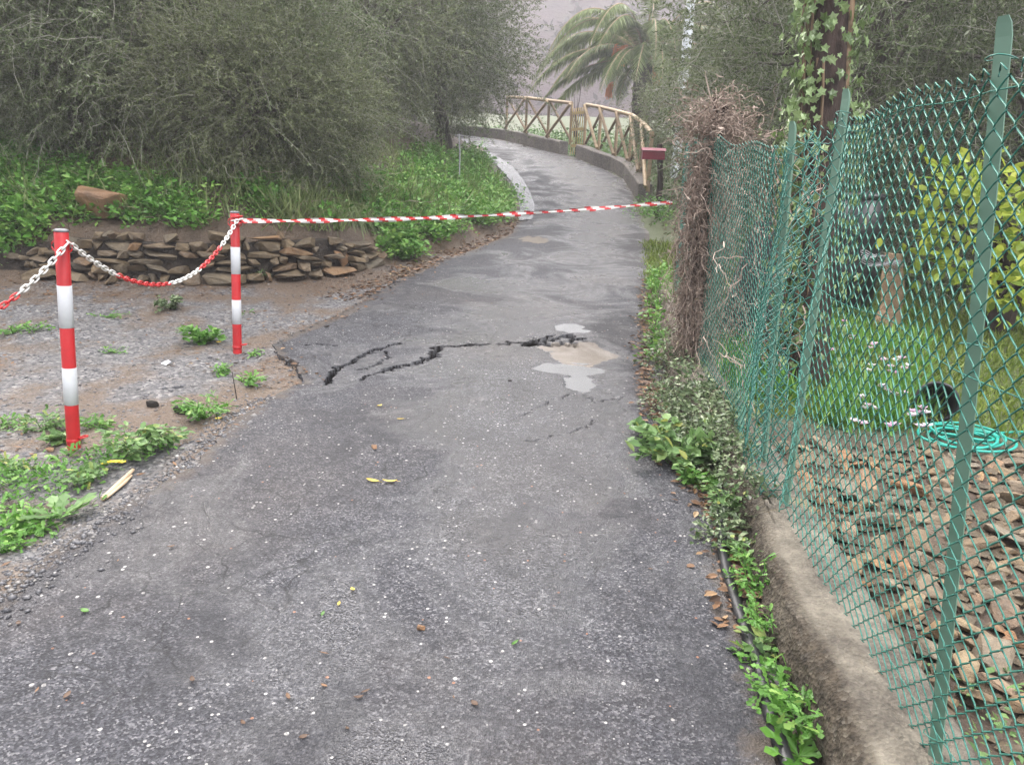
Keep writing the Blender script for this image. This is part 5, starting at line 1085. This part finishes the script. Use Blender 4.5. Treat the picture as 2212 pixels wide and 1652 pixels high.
WL = [(290, 985, .19, .12, 220, .034, 'leafy', 'big bushy grey green weed just right of the nearer bollard', 'weed_b', [(-.02, -.17, .03), (.01, -.18, .035), (-.05, -.165, .02), (.03, -.17, .03)]),
      (350, 965, .14, .08, 120, .034, 'leafy', 'bushy weed filling the gap between the bollard weed and the asphalt edge', 'weed_b', None),
      (440, 905, .16, .10, 200, .05, 'lobed', 'feathery green weed at the asphalt edge below the thin dark stick', 'weed', [(.10, -.05, .02)]),
      (95, 930, .15, .07, 150, .045, 'lobed', 'low green weed left of the base of the nearer bollard', 'weed_b', None),
      (140, 950, .10, .04, 50, .055, 'leafy', 'flat broad leaved weed against the base of the nearer bollard', 'weed_b', None),
      (215, 925, .10, .05, 90, .045, 'lobed', 'low feathery weed behind the bushy weed by the nearer bollard', 'weed', None),
      (190, 1035, .14, .05, 120, .055, 'lobed', 'flat pale weed between the nearer bollard and the asphalt', 'weed_b', None),
      (130, 1125, .1, .05, 9, .15, 'rosette', 'single dandelion like rosette of long leaves near the lane edge', 'weed_b', None),
      (60, 1155, .10, .04, 70, .04, 'leafy', 'small pale green weed below the dandelion like rosette', 'weed', None),
      (5, 1195, .08, .05, 60, .04, 'lobed', 'small weed cut by the left edge of the picture at the lane side', 'weed', None),
      (40, 1010, .12, .05, 70, .045, 'lobed', 'sparse weed in the dark litter at the left edge of the picture', 'weed_b', None),
      (5, 925, .10, .05, 70, .045, 'lobed', 'low weed at the left picture edge level with the bollard base', 'weed', None),
      (435, 742, .16, .11, 190, .05, 'leafy', 'leafy green weed just left of the farther bollard', 'weed', [(.14, -.03, .02)]),
      (368, 668, .17, .09, 170, .04, 'leafy', 'dark green round weed on the gravel behind the chain', 'ivy', None),
      (30, 720, .16, .05, 120, .045, 'lobed', 'low weed on the gravel left of the nearer bollard', 'weed', None),
      (75, 715, .10, .04, 60, .04, 'lobed', 'small weed on the gravel close to the nearer bollard', 'weed', None),
      (230, 685, .16, .02, 90, .03, 'lobed', 'thin flat patch of grassy weed on the gravel under the chain', 'weed', None),
      (250, 762, .14, .02, 70, .03, 'lobed', 'thin flat grassy weed patch midway between the bollards', 'weed', None),
      (470, 805, .10, .04, 60, .05, 'lobed', 'small feathery weed in the litter below the farther bollard', 'weed', None),
      (530, 828, .12, .05, 80, .045, 'lobed', 'feathery weed around the thin dark stick', 'weed', None),
      (545, 768, .07, .03, 40, .04, 'lobed', 'tiny weed at the foot of the farther bollard beside the slab edge', 'weed', None),
      (560, 602, .12, .06, 60, .04, 'leafy', 'small dark weed at the foot of the stone wall right of the farther bollard', 'ivy', None),
      (870, 562, .22, .20, 260, .05, 'leafy', 'round bright weed bush at the right end of the stone wall', 'weed', None),
      (285, 480, .12, .10, 90, .05, 'leafy', 'pale small weed right of the orange brown boulder', 'weed', None),
      (1462, 1010, .24, .17, 300, .058, 'leafy', 'large pale green broad leaved weed at the road edge in front of the ivy', 'weed_b', None),
      (1425, 965, .14, .12, 130, .052, 'leafy', 'pale broad leaved weed nearest the lane in front of the ivy', 'weed_b', None),
      (1625, 1290, .12, .13, 210, .032, 'lobed', 'bright bushy weed growing over the black pipe half way along the wall', 'weed', None),
      (1640, 1375, .09, .09, 110, .032, 'lobed', 'bright weed just below the bushy one over the black pipe', 'weed', None),
      (1600, 1215, .09, .12, 120, .026, 'leafy', 'small leaved weed above the bushy one by the black pipe', 'weed_b', None),
      (1560, 1110, .12, .10, 120, .03, 'leafy', 'small leaved weed at the top end of the black pipe', 'weed_b', None),
      (1610, 1450, .05, .06, 30, .04, 'lobed', 'tiny weed on the road side of the black pipe', 'weed', None),
      (1650, 1425, .07, .06, 40, .04, 'leafy', 'small pale weed between the black pipe and the wall', 'weed_b', None),
      (1705, 1525, .10, .08, 130, .05, 'lobed', 'leafy rosette growing between the black pipe and the wall', 'weed', None),
      (1735, 1600, .12, .13, 120, .05, 'lobed', 'bright ragged weed at the lower end of the black pipe', 'weed', None),
      (1725, 1640, .08, .06, 10, .11, 'rosette', 'long leaved rosette at the bottom edge beside the pipe', 'weed', None),
      (1520, 1060, .10, .08, 90, .035, 'leafy', 'ragged weed at the road edge above the pipe end', 'weed', None)]
for a in WL: weed(*a)

# ================================================================== litter, pebbles, leaves
def scatter_flat(mb, XY, seed, smin, smax, mat=0, lift=.006, tmpl=LEAF, tilt=.35, w=.8, road_=False):
    r = np.random.default_rng(seed); n = len(XY); z = (rz(XY[:, 1]) if road_ else hgt(XY[:, 0], XY[:, 1])) + lift; th = r.uniform(0, 6.3, n)
    place(mb, tmpl[0], tmpl[1], np.column_stack([XY, z]), np.stack([np.cos(th), np.sin(th), r.normal(0, .12, n)], 1), np.stack([r.normal(0, tilt, n), r.normal(0, tilt, n), np.ones(n)], 1), r.uniform(smin, smax, n), mat, r.beta(2, 1.8, n), wscale=np.full(n, w))
n = 42000; XY = np.column_stack([rng.uniform(-7, 1, n), rng.uniform(1.5, 10.5, n)]); s_, _ = bank(XY[:, 0], XY[:, 1]); dl = xl(XY[:, 1]) - XY[:, 0]
pr = np.where(s_ > 0, .5, np.where(dl > 0, .25 + .75 * np.exp(-((XY[:, 0] + 1.25) / .8) ** 2 - ((XY[:, 1] - 4.5) / .7) ** 2) + .8 * np.exp(-(s_ / .5) ** 2) + .5 * np.exp(-((XY[:, 0] + 1.9) / .6) ** 2 - ((XY[:, 1] - 3.8) / .3) ** 2), .55 * np.exp(-(np.minimum(dl, 0) / .12) ** 2) * (XY[:, 1] > 4.6)))
pr *= np.clip(.6 + 2.2 * fbm(XY[:, 0] * 1.8, XY[:, 1] * 1.8, 66), 0, 1.3)
XY = XY[rng.random(n) < pr]; mb = MB(); onr = XY[:, 0] > xl(XY[:, 1]); scatter_flat(mb, XY[~onr], 61, .015, .055, tmpl=SLIM, w=1.0); scatter_flat(mb, XY[onr], 62, .02, .05, lift=.008, road_=True)
n = 1600; y_ = rng.uniform(2.2, 9, n); XY = np.column_stack([xr(y_) + rng.normal(.0, .05, n), y_]); XY = XY[XY[:, 0] < fx(np.minimum(XY[:, 1], 7.3)) - .15]; scatter_flat(mb, XY, 63, .02, .055, lift=.012, road_=True)
n = 1500; y_ = rng.uniform(7, 14, n); XY = np.column_stack([xl(y_) - np.abs(rng.normal(0, .22, n)), y_]); scatter_flat(mb, XY, 64, .025, .07)
tag(mb.build('leaf_litter', MT['litter']), 'brown leaf litter and bark scraps along the verges', 'litter', kind='stuff')
# gravel pebbles
n = 46000; XY = np.column_stack([rng.uniform(-6.5, 0, n), rng.uniform(1.6, 8.5, n) ]); s_, _ = bank(XY[:, 0], XY[:, 1]); dl = xl(XY[:, 1]) - XY[:, 0]; keep = (s_ < -.05) & (dl > -.05) & (rng.random(n) < np.clip(1.3 - .16 * XY[:, 1], .25, 1)); XY = XY[keep]
yb_ = rng.uniform(1.6, 4.3, 2600); XYb = np.column_stack([xl(yb_) - rng.normal(.02, .09, 2600), yb_]); XY = np.vstack([XY, XYb]); n = len(XY)
OC = np.array([(1, 0, 0), (-1, 0, 0), (0, 1, 0), (0, -1, 0), (0, 0, 1), (0, 0, -1)], float); OF = np.array([(0, 2, 4), (2, 1, 4), (1, 3, 4), (3, 0, 4), (2, 0, 5), (1, 2, 5), (3, 1, 5), (0, 3, 5)])
zz = np.where(XY[:, 0] > xl(XY[:, 1]), rz(XY[:, 1]), hgt(XY[:, 0], XY[:, 1])); sz = rng.lognormal(-5.1, .40, n); V = np.column_stack([XY, zz])[:, None] + OC[None] * (1 + rng.normal(0, .22, (n, 6, 1))) * sz[:, None, None] * np.stack([rng.uniform(.8, 1.5, n), rng.uniform(.8, 1.5, n), rng.uniform(.4, .8, n)], 1)[:, None]
mb = MB(); mb.add(V, (np.arange(n)[:, None, None] * 6 + OF[None]).reshape(-1, 3), 0, np.repeat(np.clip(rng.beta(1.6, 2.4, n), 0, 1), 8)); tag(mb.build('gravel', MT['pebble'], None, True), 'loose grey gravel on the left verge', 'gravel', kind='stuff')

# single leaves, stones and scraps on the asphalt
LMm = {}
def leafmesh(mat, kind, vv=.8):
    if (mat, kind, vv) not in LMm:
        mb = MB(); r = random.Random(hash(kind) % 97); P = {'curl': .35, 'flat': .1, 'long': .15}[kind]; n = 7; u_ = np.linspace(0, 1, n); w_ = (.22 if kind == 'long' else .34) * np.sin(u_ * math.pi) ** .7
        V = []
        for q in range(n): V += [(-w_[q], u_[q] - .5, P * (u_[q] - .5) ** 2 * 2 + .10), (0, u_[q] - .5, P * (u_[q] - .5) ** 2 * 2 + .02), (w_[q], u_[q] - .5, P * (u_[q] - .5) ** 2 * 2 + .12)]
        i = np.arange(n - 1)[:, None] * 3; j = np.arange(2)[None]; mb.add(V, np.stack([i + j, i + j + 1, i + j + 4, i + j + 3], -1).reshape(-1, 4), 0, vv); tube(mb, [(0, -.5, .06), (0.03, -.72, .10)], .018, 3); LMm[(mat, kind, vv)] = mb.mesh('fallen_leaf', MT[mat], True)
    return LMm[(mat, kind, vv)]
def fallen(px, py, s_, mat, kind, label, group, rot=None):
    g_ = onroad(px, py, dz=.004); o = obj('fallen_leaf', leafmesh(mat, kind, random.choice((.25, .4, .55, .75)))); o.location = g_; s_ *= (.6 if mat == 'litter' else .8); o.scale = (s_ * random.uniform(.5, .95), s_, s_ * .6); o.rotation_euler = (random.uniform(-.12, .12), random.uniform(-.12, .12), random.uniform(0, 6.3) if rot is None else rot); tag(o, label, 'leaf', group)
LEAFLAB = ['brown dead leaf left of centre near the bottom of the lane', 'dark curled dead leaf left of the pair of touching brown leaves near the bottom', 'upper one of the two touching brown leaves near the bottom centre', 'lower one of the two touching brown leaves near the bottom centre', 'slim brown leaf left of the dark curled leaf near the bottom', 'tiny brown leaf right of the small brown stone low on the lane', 'slim orange brown leaf on the asphalt right of the pale dry stalk', 'brown leaf in the bottom left corner region with a pale end', 'tiny brown leaf just below the slim one right of the pale dry stalk', 'small orange brown leaf close to the bottom edge left of centre', 'brown leaf lying alone at the bottom right of the lane centre', 'tiny brown leaf just left of the one alone at the bottom right', 'tiny red brown leaf at the bottom edge below the touching pair', 'small brown leaf close to the black pipe on the right of the lane', 'leftmost brown leaf near the bottom left corner', 'small brown leaf on the left lane edge above the leftmost one', 'brown leaf at the very bottom edge left of the tiny red brown one', 'pale brown leaf between the small brown stone and the touching pair', 'tiny brown leaf beside the small stone left of the lane centre', 'red brown leaf on the wet far part of the lane before the tape', 'right one of two brown leaves on the lane edge past the broken slab', 'left one of two brown leaves on the lane edge past the broken slab']
for k, (px, py, sz_) in enumerate(((415, 1467, .05), (700, 1480, .045), (790, 1492, .05), (775, 1505, .05), (622, 1503, .045), (965, 1420, .035), (370, 1180, .045), (145, 1500, .05), (255, 1210, .03), (525, 1560, .035), (1025, 1518, .05), (980, 1505, .03), (750, 1572, .025), (1405, 1228, .03), (80, 1490, .045), (40, 1345, .04), (655, 1590, .04), (700, 1410, .05), (810, 970, .03), (1062, 655, .04), (700, 690, .05), (655, 705, .05))):
    fallen(px, py, sz_, 'litter', ('curl', 'flat', 'long')[k % 3], LEAFLAB[k], 'brown dead leaves on the asphalt')
fallen(805, 1038, .075, 'gold', 'long', 'left one of the pale yellow green leaf pair on the middle of the lane', 'yellowish leaves on the asphalt', 1.4); fallen(842, 1040, .08, 'gold', 'curl', 'right one of the pale yellow green leaf pair on the middle of the lane', 'yellowish leaves on the asphalt', 1.7)
fallen(762, 1272, .035, 'gold', 'flat', 'upper tiny yellow leaf in the lower middle of the lane', 'yellowish leaves on the asphalt'); fallen(732, 1303, .03, 'gold', 'flat', 'lower tiny yellow leaf in the lower middle of the lane', 'yellowish leaves on the asphalt'); fallen(697, 1325, .035, 'weed', 'long', 'tiny green leaf left of the two tiny yellow leaves', 'green leaves on the asphalt'); fallen(1112, 1388, .04, 'weed', 'long', 'pale green leaf standing out on the lower right of the lane', 'green leaves on the asphalt'); fallen(865, 905, .05, 'gold', 'long', 'yellowish dry leaf above the yellow green leaf pair', 'yellowish leaves on the asphalt'); fallen(820, 876, .045, 'gold', 'curl', 'curled straw coloured leaf below the long crack', 'yellowish leaves on the asphalt'); fallen(183, 1318, .04, 'weed', 'flat', 'dark green leaf on the left of the lane', 'green leaves on the asphalt')
for px, py, s_, m_, lab in ((910, 1358, .022, 'rubble', 'small brown stone on the lower middle of the lane'), (1101, 823, .022, 'clod', 'dark clod on the lane left of the puddle tongue'), (808, 968, .028, 'boulder', 'small brown stone on the lane left of centre'), (1398, 680, .05, 'rubble', 'pale stone at the right edge of the lane before the dead vine'), (1490, 1028, .05, 'rubble', 'pale stone at the road edge under the broad leaved weed'), (110, 975, .035, 'boulder', 'yellowish stone left of the foot of the nearer bollard')):
    o = obj('small_stone', stone_meshes(1, MT[m_], int(px), pts=12, name='small_stone')[0]); g_ = onroad(px, py, dz=0) if px > 500 else ground(px, py); o.location = g_ + [0, 0, s_ * .25]; o.scale = (s_ * 1.3, s_, s_ * .8); tag(o, lab, 'stone')
g_ = ground(360, 787); mb = MB(); mb.add([(-.03, -.02, .01), (.01, -.035, .004), (.04, .0, .012), (.0, .03, .022), (-.02, .012, .016)], [(0, 1, 2, 3, 4)]); mb.add([(.01, -.035, .004), (.04, 0, .012), (.045, -.02, .03)], [(0, 1, 2)]); o = mb.build('paper_scrap', MT['paper']); o.location = g_; tag(o, 'crumpled white paper scrap on the gravel between the bollards', 'paper')
g_ = ground(512, 862); mb = MB(); tube(mb, [[0, 0, -.02], [-.008, 0, .06], [-.02, 0, .16]], [.004, .0035, .002], 5); o = mb.build('thin_stick', MT['clod']); o.location = g_; tag(o, 'thin dark stick standing upright beside the asphalt edge', 'stick')
a_, b_ = ground(222, 1083), ground(288, 1020); mb = MB(); tube(mb, [[0, 0, .012], (b_ - a_) * .5 + [.012, 0, .022], b_ - a_ + [0, 0, .012]], [.011, .012, .008], 7); tube(mb, [[.01, .01, .012], (b_ - a_) * .5 + [.028, 0, .018], (b_ - a_) * .8 + [.02, 0, .012]], [.006, .007, .004], 6); o = mb.build('dry_stalk', MT['stick'], None, True); o.location = a_; tag(o, 'pale dry split stalk lying beside the asphalt below the yellow flowers', 'stalk')
for px, py, s_, lab in ((330, 878, .055, 'dark round clod of earth in the litter between the bollards'), (395, 892, .08, 'long dark clod of earth beside the feathery weed')):
    g_ = ground(px, py); o = obj('earth_clod', stone_meshes(1, MT['clod'], int(py), pts=22, name='earth_clod')[0]); o.location = g_ + [0, 0, .015]; o.scale = (s_ * 1.3, s_ * .8, s_ * .7); tag(o, lab, 'clod')

# ================================================================== misty air
mbz = MB(); box(mbz, (0, 95, 34), (380, 320, 84))
hz, hnt, hN, hL = newmat('haze_air'); ho = hN.new('ShaderNodeOutputMaterial'); pv = hN.new('ShaderNodeVolumePrincipled')
pv.inputs['Color'].default_value = (.93, .92, .95, 1); pv.inputs['Density'].default_value = 0.0038; pv.inputs['Anisotropy'].default_value = .2
hL.new(pv.outputs[0], ho.inputs['Volume'])
tag(mbz.build('haze', hz), 'pale mist hanging in the valley air', kind='stuff')
